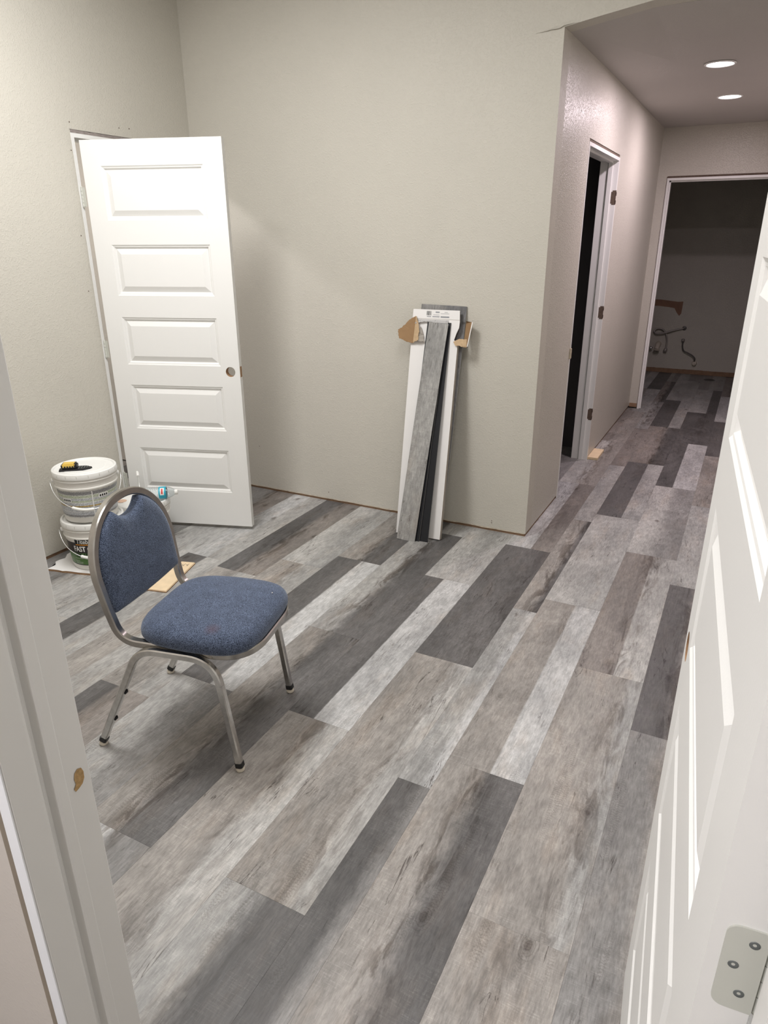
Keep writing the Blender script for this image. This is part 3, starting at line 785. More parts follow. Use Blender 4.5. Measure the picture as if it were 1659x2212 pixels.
# ------------------------------------------------------------------ lights and their fixtures
for i, (loc, sx, sy, pw, col) in enumerate(ROOM_LIGHTS):
    t = thing('ceiling_light', ('rectangular ceiling panel light above the chair, out of the frame', 'rectangular ceiling panel light nearer the near doorway, out of the frame')[i], 'light', (loc[0], loc[1], CEIL))
    bm = bmesh.new()
    for a in ((-sx / 2 - .03, -sx / 2, -sy / 2 - .03, sy / 2 + .03), (sx / 2, sx / 2 + .03, -sy / 2 - .03, sy / 2 + .03), (-sx / 2, sx / 2, -sy / 2 - .03, -sy / 2), (-sx / 2, sx / 2, sy / 2, sy / 2 + .03)):
        add_box(bm, *a, -.022, 0)
    obj('frame', bm, M_WHITE, t)
    area_light('lamp', (0, 0, -.016), sx, sy, pw, col, t)
t = thing('ceiling_light', 'small ceiling light of the room behind the camera', 'light', (NEAR_LIGHT[0][0], NEAR_LIGHT[0][1], 2.70))
obj('frame', boxes((-.29, -.25, -.29, .29, -.03, 0), (.25, .29, -.29, .29, -.03, 0), (-.25, .25, -.29, -.25, -.03, 0), (-.25, .25, .25, .29, -.03, 0)), M_WHITE, t)
area_light('lamp', (0, 0, -.028), NEAR_LIGHT[1], NEAR_LIGHT[2], NEAR_LIGHT[3], NEAR_LIGHT[4], t)
M_LENS = mat('lamp_lens', (.9, .9, .9), .5, emit=((1.0, .95, .97), 9))
for i, (loc, pw) in enumerate(HALL_LIGHTS):
    zc = (2.4565, 2.462)[i]
    t = thing('recessed_light', ('round glowing recessed light in hallway ceiling, the nearer and larger one', 'round glowing recessed light in hallway ceiling, the farther and smaller one')[i], 'light', (loc[0], loc[1], zc), 0, 'recessed lights in the hallway ceiling')
    bm = bmesh.new(); lathe(bm, [(.074, .001), (.082, 0), (.081, -.004), (.072, -.006), (.068, -.002), (.068, .012)], 48, False, False)
    obj('trim_ring', bm, M_WHITE, t, True)
    bm = bmesh.new(); lathe(bm, [(.067, .002), (.066, -.001), (.05, -.0035), (.02, -.0045)], 48)
    obj('lens', bm, M_LENS, t, True)
    area_light('lamp', (0, 0, -.012), .13, .13, pw, HALL_COL, t, 'DISK', PI)
t = thing('ceiling_light', 'ceiling light of the room behind the left door, out of sight', 'light', (STUDY_LIGHT[0][0], STUDY_LIGHT[0][1], 2.6))
bm = bmesh.new(); lathe(bm, [(.13, 0), (.13, -.02), (.12, -.03), (.115, -.02)], 32, True, False); obj('frame', bm, M_WHITE, t, True)
area_light('lamp', (0, 0, -.032), .2, .2, STUDY_LIGHT[1], (1, .95, .97), t, 'DISK')

# ------------------------------------------------------------------ chair
ch = thing('banquet_chair', 'blue fabric stacking chair with steel frame and open handhold in the back', 'chair', (-1.49937, 1.49715, 0), math.radians(12.5009))
V3 = Vector
TW_ = .0118
def backF(z): return -.148 - .145 * (z - .45)
W0, HA, HB = .17, .2035, .208
CT = math.cos(math.atan(.145))
def hoop(s, w_): z = .45 + w_ * CT; return V3((backF(z), s, z))
path, nr = [], []
half = [V3((.297, 0, .408)), V3((.297, -.190, .408)), V3((-.136, -.187, .408)), hoop(-.197, .075), hoop(-.2035, W0)]
fl_ = fillet(half, [.125, .062, .03], 12)
for p in fl_: path.append(p)
for k in range(1, 25):
    t = k / 24 * PI / 2
    path.append(hoop(-HA * math.cos(t) ** .92, W0 + HB * math.sin(t)))
full = path + [V3((p.x, -p.y, p.z)) for p in path[-2:0:-1]]
hu = V3((-.145, 0, 1)).normalized()
for i, p in enumerate(full):
    a, c = full[i - 1], full[(i + 1) % len(full)]; t = (c - a).normalized()
    sgn = -1 if p.y < 0 else 1
    if p.x > .12 and p.z < .43:
        q = V3((p.x - .178, (abs(p.y) - .062) * sgn if abs(p.y) > .062 else 0, 0))
        nn = V3((0, 0, 1)).cross(t); nn = nn if nn.dot(V3((p.x - .1, p.y, 0))) > 0 else -nn
    elif p.z < .45 + W0 * CT:
        nn = V3((0, sgn, 0))
    else:
        w_ = (p.z - .45) / CT
        nn = V3((0, p.y / HA ** 2, 0)) + hu * ((w_ - W0) / HB ** 2)
    nr.append(nn)
bm = bmesh.new(); sweep(bm, full, nr, .0126, .0122, closed=True, bev=.0035)
obj('frame', bm, M_BRONZE, ch, True, angle=.7)
LEGS = {-1: None, 1: None}
for s in (-1, 1):
    S = s * .2125
    pa, pb, pc, pd = V3((-.245, S, .028)), V3((-.062, S, .402)), V3((.197, S, .402)), V3((.247, S, .028))
    fp = fillet([pa, pb, pc, pd], [.065, .085], 10)
    cut1 = 1; cut2 = len(fp) - 2
    bm = bmesh.new(); sweep(bm, fp[1:-1], V3((0, s, 0)), .0112, .0112, bev=.0035)
    obj('side_rail', bm, M_CHROME, ch, True, angle=.7)
    for (pe, pt) in ((pa, fp[1]), (pd, fp[-2])):
        bm = bmesh.new(); sweep(bm, [pe, pt], V3((0, s, 0)), .0112, .0112, bev=.0035)
        lg = obj('leg', bm, M_CHROME, ch, True, angle=.7)
        dr = (pt - pe).normalized()
        bm = bmesh.new(); sweep(bm, [pe - dr * .012, pe + dr * .004], V3((0, s, 0)), .0126, .0126, bev=.004)
        cp = obj('foot_cap', bm, M_BLACK, lg, True, angle=.7)
        bm = bmesh.new(); lathe(bm, [(.009, .0005), (.0135, .002), (.0145, .008), (.012, .014)], 20, True, True, Matrix.Translation(pe - dr * .016 + V3((0, 0, -(pe - dr * .016).z))))
        gl = obj('glide', bm, M_GLIDE, lg, True, angle=.9)
    # black stacking bumpers on the near rear leg
    if s == -1:
        for f in (.30, .66):
            p = pa.lerp(fp[1], f) + V3((.0125, 0, -.004)) * 1.0
            bm = bmesh.new(); add_box(bm, -.004, .003, -.008, .008, -.006, .006)
            bmesh.ops.bevel(bm, geom=bm.edges[:], offset=.0018, segments=2, affect='EDGES')
            o = obj('bumper', bm, M_BLACK, ch); o.location = p
# seat
bm = bmesh.new(); n = 96; rings = []
cxs, ax, ay = .103, .204, .214
def seat_pt(t, ins, z):
    c, s = math.cos(t), math.sin(t); e = 2 / 3.9
    x = (ax - ins) * math.copysign(abs(c) ** e, c); y = (ay - ins) * math.copysign(abs(s) ** e, s)
    y *= 1 - .07 * max(0, -x / ax)
    return V3((cxs + x, y - .006, z))
LAY = [(.035, .418), (.012, .4185), (.004, .421), (0, .430), (0, .444), (.0035, .456), (.010, .4655), (.020, .473), (.036, .479), (.060, .4835), (.100, .487), (.150, .489)]
for ins, z in LAY: rings.append([bm.verts.new(seat_pt(2 * PI * k / n, ins, z)) for k in range(n)])
for i in range(len(LAY) - 1):
    for k in range(n): bm.faces.new((rings[i][k], rings[i][(k + 1) % n], rings[i + 1][(k + 1) % n], rings[i + 1][k]))
bm.faces.new(rings[0][::-1]); cv = bm.verts.new((cxs, 0, .4895))
for k in range(n): bm.faces.new((rings[-1][k], rings[-1][(k + 1) % n], cv))
seat = obj('seat', bm, M_FABRIC, ch, True)
obj('lint', (lambda b_: (bmesh.ops.create_icosphere(b_, subdivisions=1, radius=.0022, matrix=Matrix.Translation((.262, .088, .4855))), b_)[1])(bmesh.new()), M_WHITE, seat)
# back pad with the scooped handhold
out = []
PA, PB = .1905, .194
for s_ in [x / 10 for x in range(-10, 11)]: out.append((.181 * s_, .044 + (.006 * s_ * s_)))
for w_ in (.06, .085, .11, .14): out.append((.186 + .004 * (w_ / .14), w_))
sc_ = .078
t_end = math.acos((sc_ / PA) ** (1 / .92))
for k in range(0, 17):
    t = t_end * k / 16; out.append((PA * math.cos(t) ** .92, W0 + PB * math.sin(t)))
wt = out[-1][1]
for k in range(1, 16):
    s2 = sc_ * (1 - 2 * k / 16); out.append((s2, wt - .038 + .038 * abs(s2 / sc_) ** 2.2))
for k in range(16, -1, -1):
    t = t_end * k / 16; out.append((-PA * math.cos(t) ** .92, W0 + PB * math.sin(t)))
for w_ in (.14, .11, .085, .06): out.append((-(.186 + .004 * (w_ / .14)), w_))
cS, cW = 0, .17
fwd = V3((1, 0, .145)).normalized()
bm = bmesh.new(); rings = []
for sc2, dd in ((.97, -.016), (.995, -.014), (1, -.008), (1, .006), (.992, .014), (.97, .020), (.92, .025), (.8, .029), (.5, .031), (.2, .0315)):
    rings.append([bm.verts.new(hoop(cS + (a - cS) * sc2, cW + (b_ - cW) * sc2) + fwd * dd) for a, b_ in out])
m_ = len(out)
for i in range(len(rings) - 1):
    for k in range(m_): bm.faces.new((rings[i][k], rings[i][(k + 1) % m_], rings[i + 1][(k + 1) % m_], rings[i + 1][k]))
for rr, dd in ((rings[0], -.016), (rings[-1], .0315)):
    cvv = bm.verts.new(hoop(cS, cW) + fwd * dd)
    for k in range(m_): bm.faces.new((rr[k], rr[(k + 1) % m_], cvv))
obj('backrest', bm, M_FABRIC, ch, True, angle=1.0)

# ------------------------------------------------------------------ buckets
def text_on_cone(parent, txt, size, r0, z, ang0, m, facing, rfun, bold=.0, xs=1.0, shear=0.0):
    cu = bpy.data.curves.new('t', 'FONT'); cu.body = txt; cu.size = size; cu.offset = bold; cu.align_x = 'CENTER'; cu.align_y = 'CENTER'; cu.shear = shear
    cu.resolution_u = 3
    to = bpy.data.objects.new('t', cu); COL.objects.link(to)
    dg = bpy.context.evaluated_depsgraph_get(); dg.update()
    me = bpy.data.meshes.new_from_object(to.evaluated_get(dg)); bpy.data.objects.remove(to)
    bm = bmesh.new(); bm.from_mesh(me)
    bmesh.ops.triangulate(bm, faces=bm.faces)
    for v in bm.verts:
        zz = z + v.co.y; a = facing + ang0 + v.co.x * xs / r0
        v.co = V3((rfun(zz) * math.cos(a), rfun(zz) * math.sin(a), zz))
    o = obj('lettering', bm, m, parent)
    return o
RB, RT_, HBK = .126, .147, .235
def wallr(z): return RB + (RT_ - RB) * z / HBK
def bucket(name, label, loc, facing, scale=1.0, handle='down', dz=.006, body=None):
    t = thing(name, label, 'bucket', loc)
    bm = bmesh.new()
    prof = [(RB - .012, 0), (RB - .003, .002), (RB, .008), (wallr(.178), .178), (wallr(.178) + .007, .180), (wallr(.178) + .007, .186), (wallr(.19) + .001, .188), (wallr(.215), .215), (wallr(.215) + .006, .217), (wallr(.22) + .006, .221), (wallr(.222) + .001, .223), (RT_, .236), (RT_ - .004, .238)]
    lathe(bm, prof, 64); obj('body', bm, body or M_BUCKET2, t, True, angle=.6)
    bm = bmesh.new()
    RL = .155
    prof = [(RT_ - .004, .229), (RL - .006, .2285), (RL - .002, .231), (RL - .001, .236), (RL - .002, .250), (RL - .004, .257), (RL - .009, .2605), (RL - .014, .259), (RL - .018, .253), (RL - .022, .252), (.10, .2525), (.098, .254), (.05, .2542)]
    lathe(bm, prof, 72, False, True); lid = obj('lid', bm, M_BUCKET, t, True, angle=.6)
    for k in range(18):   # tear tabs notched into the rim
        a = k * 2 * PI / 18 + .1
        b_ = box(-.0012, .0012, -.0012, .0012, .236, .252)
        bmesh.ops.transform(b_, matrix=Matrix.Rotation(a, 4, 'Z') @ Matrix.Translation((RL - .0025, 0, 0)), verts=b_.verts)
        obj('tear_notch', b_, M_HINGE, lid)
    # wire handle and grip
    pts = []
    R_ = .165
    for k in range(-20, 21):
        th = facing + k / 20 * PI / 2
        if handle == 'down':
            dro = .125 * math.cos(k / 20 * PI / 2) ** .8
            rr = R_ - .012 * (1 - abs(k) / 20)
            rr = max(rr, wallr(.205 - dro) + .010)
            pts.append(V3((rr * math.cos(th), rr * math.sin(th), .205 - dro)))
        else:
            a = (k + 20) / 40 * PI
            base = V3((math.cos(facing), math.sin(facing), 0)) * (.162 * math.cos(a))
            pts.append(base + V3((0, 0, .205 + .195 * math.sin(a))))
    bm = bmesh.new(); tube(bm, pts, .0021, 8); hd = obj('handle', bm, M_WIRE, t, True)
    sel = pts[13:22] if handle == 'down' else pts[17:24]
    bm = bmesh.new(); tube(bm, sel, .0078, 12); obj('grip', bm, M_BUCKET, hd, True, angle=.8)
    for sgn in (-1, 1):
        if handle == 'down': th = facing + sgn * PI / 2
        else: th = facing + (0 if sgn == 1 else PI)
        bm = bmesh.new(); lathe(bm, [(.012, 0), (.011, .012), (.006, .014)], 16, True, True, Matrix.Rotation(th, 4, 'Z') @ Matrix.Translation((wallr(.2), 0, .205)) @ Matrix.Rotation(PI / 2, 4, 'Y'))
        obj('ear', bm, M_BUCKET, t, True, angle=.6)
    return t
BC = V3((-2.835, 2.239, 0)); FAC = math.atan2(-BC.y, -BC.x)
b1 = bucket('bucket', 'lower white bucket with black and green printed label, standing on white board', (BC.x, BC.y, .0115), FAC)
b2_ = bucket('bucket', 'upper white bucket with fine grey printed label, stacked on another bucket', (BC.x, BC.y, .0115 + .2605), FAC)
b3 = bucket('bucket', 'white bucket behind the chair with handle standing up and bottle on lid', (-2.816, 2.553, .0005), math.atan2(-.55, .62), handle='up')
def label_sleeve(parent, z0, z1, m, a0, a1, nm='label'):
    bm = bmesh.new(); n = 40; lo, hi = [], []
    nz = 6; grid = []
    for j in range(nz + 1):
        z = z0 + (z1 - z0) * j / nz
        grid.append([bm.verts.new(((wallr(z) + .0006) * math.cos(FAC + a0 + (a1 - a0) * k / n), (wallr(z) + .0006) * math.sin(FAC + a0 + (a1 - a0) * k / n), z)) for k in range(n + 1)])
    for j in range(nz):
        for k in range(n): bm.faces.new((grid[j][k], grid[j][k + 1], grid[j + 1][k + 1], grid[j + 1][k]))
    return obj(nm, bm, m, parent, True)
L1 = label_sleeve(b1, .030, .158, banded('label_green_black', [(0, (.02, .02, .02)), (.034, (.075, .17, .045)), (.100, (.018, .012, .012))]), -1.45, 1.45)
TA = -.36
rf = lambda z: wallr(z) + .0013
M_TW, M_TBK, M_TOR = mat('print_white', (.82, .82, .80), .4), mat('print_black', (.008, .01, .01), .4), mat('print_orange', (.62, .24, .02), .4)
def fan(z0, z1, a0, a1, m, parent):
    bm = bmesh.new(); n = 24; lo = [bm.verts.new(((rf(z0) - .0003) * math.cos(FAC + a0 + (a1 - a0) * k / n), (rf(z0) - .0003) * math.sin(FAC + a0 + (a1 - a0) * k / n), z0)) for k in range(n + 1)]
    hi = [bm.verts.new(((rf(z1) - .0003) * math.cos(FAC + a0 + (a1 - a0) * k / n), (rf(z1) - .0003) * math.sin(FAC + a0 + (a1 - a0) * k / n), z1)) for k in range(n + 1)]
    for k in range(n): bm.faces.new((lo[k], lo[k + 1], hi[k + 1], hi[k]))
    return obj('print', bm, m, parent)
fan(.150, .177, -.44 + TA, .44 + TA, M_TBK, L1)
text_on_cone(L1, 'Titebond', .034, .14, .1655, TA, M_TW, FAC, rf, .0006, .84, .15)
fan(.1455, .1515, -.42 + TA, .42 + TA, M_TOR, L1)
text_on_cone(L1, 'FAST GRAB', .041, .14, .1225, TA, M_TW, FAC, rf, .0011, .74)
text_on_cone(L1, 'FRP ADHESIVE', .030, .14, .0865, TA, M_TBK, FAC, rf, .0009, .74)
for i, (a0, a1) in enumerate(((-.60, -.25), (.12, .42), (-.62, -.42), (-.6, -.28), (-.60, -.30))):
    fan(.068 - i * .0075, .0692 - i * .0075, a0 + TA, a1 + TA, M_TW, L1)
LW, LGN, LGR, LYE, LDK = (.72, .73, .70), (.55, .60, .47), (.55, .57, .60), (.50, .34, .09), (.32, .32, .33)
L2 = label_sleeve(b2_, .030, .172, banded('label_fine_print', [(0, LW), (.034, LDK), (.044, LGR), (.060, (.76, .76, .75)), (.063, LGR), (.088, LYE), (.094, LGR), (.108, (.76, .77, .74)), (.112, LGN), (.122, LGR), (.132, (.74, .76, .72)), (.136, LGN), (.148, (.75, .77, .72)), (.151, LDK), (.168, LW)], (160, 160, 420)), -1.5, 1.5)
fan(.032, .170, .09, .125, M_BUCKET, L2)
for a0, z in ((-.98, .117), (.34, .132)):
    fan(z - .003, z + .016, a0 - .02, a0 + .34, M_TW, L2)
    for k in range(4): fan(z, z + .011, a0 + .015 + k * .08, a0 + .07 + k * .08, M_TBK, L2)
# amber blot on the lid of the third bucket
bm = bmesh.new(); lathe(bm, [(.026, .0001), (.020, .0008), (.01, .0010)], 24, False, True, Matrix.Translation((-.065, -.075, .2545)))
obj('glue_spot', bm, mat('glue_spot', (.66, .45, .33), .5, var=(60, .2)), b3, True)

# yellow and black plastic tool on the upper lid
zt = .0115 + .2605 + .2545
tl = thing('tool', 'small black plastic tool with yellow block on the upper bucket lid', 'tool', (-2.842, 2.194, zt), math.radians(38))
bm = bmesh.new()
pr = [(-.072, -.030), (.040, -.032), (.072, -.012), (.078, .006), (.045, .030), (-.060, .032), (-.075, .0)]
lo = [bm.verts.new((x, y, 0)) for x, y in pr]; hi = [bm.verts.new((x * .97, y * .95, .007)) for x, y in pr]
for k in range(len(pr)): bm.faces.new((lo[k], lo[(k + 1) % len(pr)], hi[(k + 1) % len(pr)], hi[k]))
bm.faces.new(lo[::-1]); bm.faces.new(hi)
obj('base', bm, M_BLACK, tl)
for k in range(4): obj('rib', box(.018 + k * .012, .022 + k * .012, -.022 + k * .004, .018, .007, .0095), M_SCREW, tl)
b_ = box(-.062, .012, -.024, .026, .007, .032, bevel=.006, seg=2)
obj('block', b_, M_BLACK, tl)
b_ = box(-.056, .004, -.0255, .022, .013, .0335, bevel=.004, seg=2)
yb = obj('yellow_cover', b_, mat('yellow_plastic', (.72, .50, .10), .4), tl)
for k in range(4): obj('print', box(-.046 + k * .012, -.038 + k * .012, -.0262, -.0255, .016, .023), M_TBK, yb)
# water bottle lying on the lid
bt = thing('water_bottle', 'clear plastic water bottle with blue label lying on a bucket lid', 'bottle', (-2.708, 2.590, .0005 + .2605 + .0335), math.radians(36))
M_PET = mat('clear_plastic', (.93, .96, .97), .08, trans=.95, ior=1.3)
prof = [(.020, -.118), (.030, -.114)]
for k in range(9):
    z = -.108 + k * .0115
    prof += [(.0325, z), (.0325, z + .006), (.0300, z + .0088)]
prof += [(.0325, -.002), (.0325, .040), (.0315, .046), (.026, .062), (.017, .076), (.0125, .082), (.0125, .086)]
prof_i = [(max(r - .0012, .001), z) for r, z in prof[::-1]]
Mb = Matrix.Rotation(PI / 2, 4, 'Y')
bm = bmesh.new(); lathe(bm, prof + prof_i[:-1] + [(.018, -.1165)], 32, True, True, Mb)
obj('body', bm, M_PET, bt, True, angle=.8)
bm = bmesh.new(); lathe(bm, [(.0329, -.002), (.0329, .036)], 40, False, False, Mb)
lb = obj('label', bm, mat('blue_label', (.02, .38, .52), .4), bt, True)
def on_bottle(x0, x1, a0, a1, m, r=.0333):
    bm = bmesh.new(); n = 10
    A = [bm.verts.new((x0, r * math.cos(a0 + (a1 - a0) * k / n), r * math.sin(a0 + (a1 - a0) * k / n))) for k in range(n + 1)]
    B = [bm.verts.new((x1, v.co.y, v.co.z)) for v in A]
    for k in range(n): bm.faces.new((A[k], A[k + 1], B[k + 1], B[k]))
    obj('print', bm, m, lb)
on_bottle(.006, .027, 1.95, 3.25, M_TW); on_bottle(.012, .021, 2.15, 3.05, mat('print_red', (.6, .06, .05), .5), .0336)
bm = bmesh.new(); lathe(bm, [(.0142, .080), (.0142, .094), (.0125, .096)], 24, True, True, Mb); obj('cap', bm, M_BUCKET, bt, True, angle=.6)

# torn white board under the buckets, and a thin plywood offcut
def slab(name, pts, z0, z1, mats, parent=None, jit=0):
    bm = bmesh.new()
    lo = [bm.verts.new((x, y, z0)) for x, y in pts]; hi = [bm.verts.new((x, y, z1)) for x, y in pts]
    n = len(pts)
    for k in range(n):
        f = bm.faces.new((lo[k], lo[(k + 1) % n], hi[(k + 1) % n], hi[k])); f.material_index = 1
    fb = bm.faces.new(lo[::-1]); fb.material_index = 1; ft = bm.faces.new(hi)
    bmesh.ops.triangulate(bm, faces=[fb, ft])
    return obj(name, bm, mats, parent)
def jitter(pts, amp, step=.02):
    out = []
    for i, p in enumerate(pts):
        q = pts[(i + 1) % len(pts)]; L_ = math.dist(p, q); m = max(1, int(L_ / step))
        for k in range(m):
            t = k / m; x = p[0] + (q[0] - p[0]) * t; y = p[1] + (q[1] - p[1]) * t
            out.append((x + random.uniform(-amp, amp), y + random.uniform(-amp, amp)))
    return out
bp_ = [(-2.990, 2.040), (-2.84, 2.078), (-2.70, 2.118), (-2.655, 2.20), (-2.70, 2.38), (-2.95, 2.43), (-3.06, 2.36), (-3.05, 2.21), (-3.022, 2.175), (-3.030, 2.12), (-2.995, 2.09)]
o = slab('white_board', jitter(bp_, .003), .0005, .0115, [M_FOAM, M_BROWN]); tag(o, 'torn white board scrap on the floor under the stacked buckets', 'board')
pl = slab('plywood_offcut', [(-2.500, 2.405), (-2.368, 2.445), (-2.276, 2.135), (-2.390, 2.108)], .0005, .0065, [M_PINE, M_BROWN]); tag(pl, 'thin tan plywood offcut lying on the floor behind the chair', 'wood')
cpts = [(-2.500, 2.405), (-2.49, 2.408), (-2.445, 2.33), (-2.405, 2.27), (-2.37, 2.22), (-2.40, 2.10), (-2.407, 2.105)]
slab('top_ply', [(-2.44, 2.424), (-2.372, 2.444), (-2.280, 2.138), (-2.385, 2.112), (-2.37, 2.17), (-2.385, 2.24), (-2.425, 2.31), (-2.445, 2.37)], .0065, .0085, [M_PINE, M_BROWN], pl)
bm = bmesh.new()
for a, b_ in (((-2.412, 2.400), (-2.398, 2.385)), ((-2.398, 2.385), (-2.402, 2.412)), ((-2.392, 2.408), (-2.380, 2.396)), ((-2.380, 2.396), (-2.386, 2.420))):
    dx, dy = b_[0] - a[0], b_[1] - a[1]; l_ = math.hypot(dx, dy); nx, ny = -dy / l_ * .0011, dx / l_ * .0011
    bm.faces.new([bm.verts.new((p[0] + sx * nx, p[1] + sx * ny, .0088)) for p, sx in ((a, 1), (b_, 1), (b_, -1), (a, -1))])
obj('pencil_mark', bm, M_TBK, pl)
wbk = obj('wood_block', box(-.040, .036, -.13, .13, 0, .020, bevel=.0015), M_PINE, None, loc=(-.888, 5.352, .0004)); tag(wbk, 'short pine block on the hallway floor beside the doorway jamb', 'wood')

# ------------------------------------------------------------------ carton and planks leaning on the back wall
def lean_matrix(o0, top, right):
    """local x along the width, y up the board, z out towards the viewer"""
    v = (V3(top) - V3(o0)); L_ = v.length; v.normalize()
    r = V3(right); r = (r - v * r.dot(v)).normalized(); n = r.cross(v)
    M = Matrix(((r.x, v.x, n.x, o0[0]), (r.y, v.y, n.y, o0[1]), (r.z, v.z, n.z, o0[2]), (0, 0, 0, 1)))
    return M, L_
def loose_plank(name, label, M, w_, l_, ta, tb, flip=False, edge=None, th=.0055, group='loose planks leaning on the back wall'):
    bm = bmesh.new(); z0, z1 = (-th, 0)
    vs = add_box(bm, 0, w_, 0, l_, z0, z1)
    bm.faces.ensure_lookup_table()
    for i, f in enumerate(bm.faces): f.material_index = {0: 1, 1: 0}.get(i, 2)
    if flip:
        for f in bm.faces:
            f.material_index = {0: 1, 1: 0, 2: 2}[f.material_index]
    me = bpy.data.meshes.new(name); bm.to_mesh(me); bm.free()
    for m in (M_PLANK, M_PBACK, edge or M_PEDGE): me.materials.append(m)
    o = link(name, me); o.matrix_world = M
    set_tones(o, ta, tb, w_ * 2 if w_ < .12 else w_ * .55, 0, .03)
    tag(o, label, 'plank', group)
    return o
CB = V3((-1.607, 3.279, .0068)); CTp = V3((-1.616, 3.502, 1.2285)); CR = (1, .050, 0)
Mc, Lc = lean_matrix(CB, CTp, CR)
ct = thing('carton', 'long white carton leaning upright against the back wall, torn open near its top', 'box')
ct.matrix_world = Mc
CWD, CTH = .266, .030
bm = bmesh.new()
# front sheet with a torn side, built in the local plane
LF = Lc
zt0 = .985; zt1 = 1.115
fo = [(0, 0), (CWD, 0), (CWD, zt0 - .02)]
bm.free()
def sheet(name, pts, z, th, m0, m1, parent):
    bm = bmesh.new(); f_ = [bm.verts.new((x, y, z)) for x, y in pts]; b_ = [bm.verts.new((x, y, z - th)) for x, y in pts]
    n = len(pts)
    a = bm.faces.new(f_); c = bm.faces.new(b_[::-1]); c.material_index = 1
    for k in range(n):
        q = bm.faces.new((f_[k], f_[(k + 1) % n], b_[(k + 1) % n], b_[k])); q.material_index = 1
    bmesh.ops.triangulate(bm, faces=[a, c])
    return obj(name, bm, [m0, m1], parent)
yA, yB = 1.080, 1.205   # torn corners of the carton, measured up the board
front = [(0, 0), (CWD, 0), (CWD, yA), (CWD - .022, yA + .010), (CWD - .012, yA + .045), (CWD, yA + .075), (CWD + .001, yB - .02), (CWD - .004, Lc), (0, Lc), (-.001, yB - .012), (.008, yB - .03), (.014, yB - .065), (.024, yA + .035), (.032, yA + .012), (.012, yA + .002), (0, yA)]
fs = sheet('front_panel', front, 0, .003, M_CARTON, M_CARD, ct)
# printed shipping label on the top lip
lbz = .0005
def lip_print(x0, x1, y0, y1, m): obj('print', box(x0, x1, y0, y1, 0, .0006), m, fs)
M_GREYP = mat('print_grey', (.30, .31, .33), .5, var=(420, .5))
for k in range(9): lip_print(.078 + k * .0032, .078 + k * .0032 + random.choice((.0009, .0016, .0022)), Lc - .030, Lc - .008, M_TBK)
lip_print(.080, .104, Lc - .038, Lc - .034, M_GREYP)
lip_print(.128, .150, Lc - .016, Lc - .009, M_GREYP); lip_print(.116, .150, Lc - .027, Lc - .025, M_GREYP); lip_print(.112, .152, Lc - .038, Lc - .033, M_GREYP)
lip_print(.158, .205, Lc - .020, Lc - .018, M_GREYP); lip_print(.178, .196, Lc - .013, Lc - .011, M_GREYP); lip_print(.158, .206, Lc - .040, Lc - .032, M_GREYP)
obj('fold_crease', box(0.0, CWD, Lc - .0485, Lc - .047, -.0002, .0007), M_CARDIN, fs)
# crumpled strip of the carton lapping over the plank tops
bm = bmesh.new(); n = 26; a_, b2 = [], []
for i in range(n + 1):
    x = .02 + .185 * i / n
    yb_ = yB - .040 + .014 * math.sin(PI * min(1, i / n * 1.3)) + .003 * noise.noise(V3((x * 90, 1, 2)))
    a_.append(bm.verts.new((x, Lc - .052, .001))); b2.append(bm.verts.new((x, yb_, .014 + .002 * noise.noise(V3((x * 40, 3, 1))))))
for i in range(n): bm.faces.new((a_[i], a_[i + 1], b2[i + 1], b2[i]))
bmesh.ops.solidify(bm, geom=bm.faces[:], thickness=.0012)
obj('torn_lip', bm, M_CARTON, ct, True)
obj('side_panel', boxes((CWD - .003, CWD, 0, yA, -CTH, -.003)), M_CARDIN, ct)
obj('side_panel', boxes((0, .003, 0, yA, -CTH, -.003)), M_CARDIN, ct)
obj('back_panel', boxes((.003, CWD - .003, 0, yA, -CTH, -CTH + .003)), M_CARTON, ct)
obj('end_panel', boxes((.003, CWD - .003, 0, .003, -CTH + .003, -.003)), M_CARTON, ct)
obj('top_end_flap', boxes((.004, CWD - .006, Lc - .003, Lc, -.012, -.003)), M_CARTON, ct)
# torn cardboard ears bent out on both sides
def ear(name, quadpts, m0, m1):
    bm = bmesh.new(); vs = [bm.verts.new(p[:3]) for p in quadpts]
    wv_ = [bm.verts.new((p[0], p[1], p[2] - .0035)) for p in quadpts]; n_ = len(vs)
    f = bm.faces.new(vs); g_ = bm.faces.new(wv_[::-1])
    for k in range(n_): bm.faces.new((vs[k], vs[(k + 1) % n_], wv_[(k + 1) % n_], wv_[k]))
    bmesh.ops.triangulate(bm, faces=[f, g_])
    return obj(name, bm, m0, ct)
M_CARD2 = mat('cardboard_pale', (.50, .36, .22), .9, var=(60, .2), bump=(300, .001))
def jag(pts, amp=.0022, st=.006):
    out = []
    for i, p in enumerate(pts):
        q = pts[(i + 1) % len(pts)]; L_ = math.dist(p, q); m = max(1, int(L_ / st))
        for k in range(m):
            t = k / m; r = [p[c] + (q[c] - p[c]) * t for c in range(3)]
            if p[3] and k: r[0] += random.uniform(-amp, amp); r[1] += random.uniform(-amp, amp)
            out.append(tuple(r))
    return out
ear('torn_flap', jag([(.019, 1.205, .006, 1), (-.004, 1.192, .010, 1), (-.030, 1.166, .016, 1), (-.052, 1.140, .020, 1), (-.072, 1.130, .024, 1), (-.062, 1.086, .026, 1), (-.020, 1.070, .020, 1), (.016, 1.064, .014, 0)]), M_CARD, M_CARD)
ear('torn_flap', jag([(.020, 1.205, .007, 0), (.017, 1.064, .015, 1), (.052, 1.080, .030, 1), (.052, 1.130, .026, 1), (.040, 1.170, .018, 1)]), M_CARD2, M_CARD)
ear('torn_flap', jag([(.053, 1.150, .010, 0), (.052, 1.076, .028, 1), (.084, 1.072, .012, 1), (.070, 1.110, .006, 1)]), M_CARDIN, M_CARD)
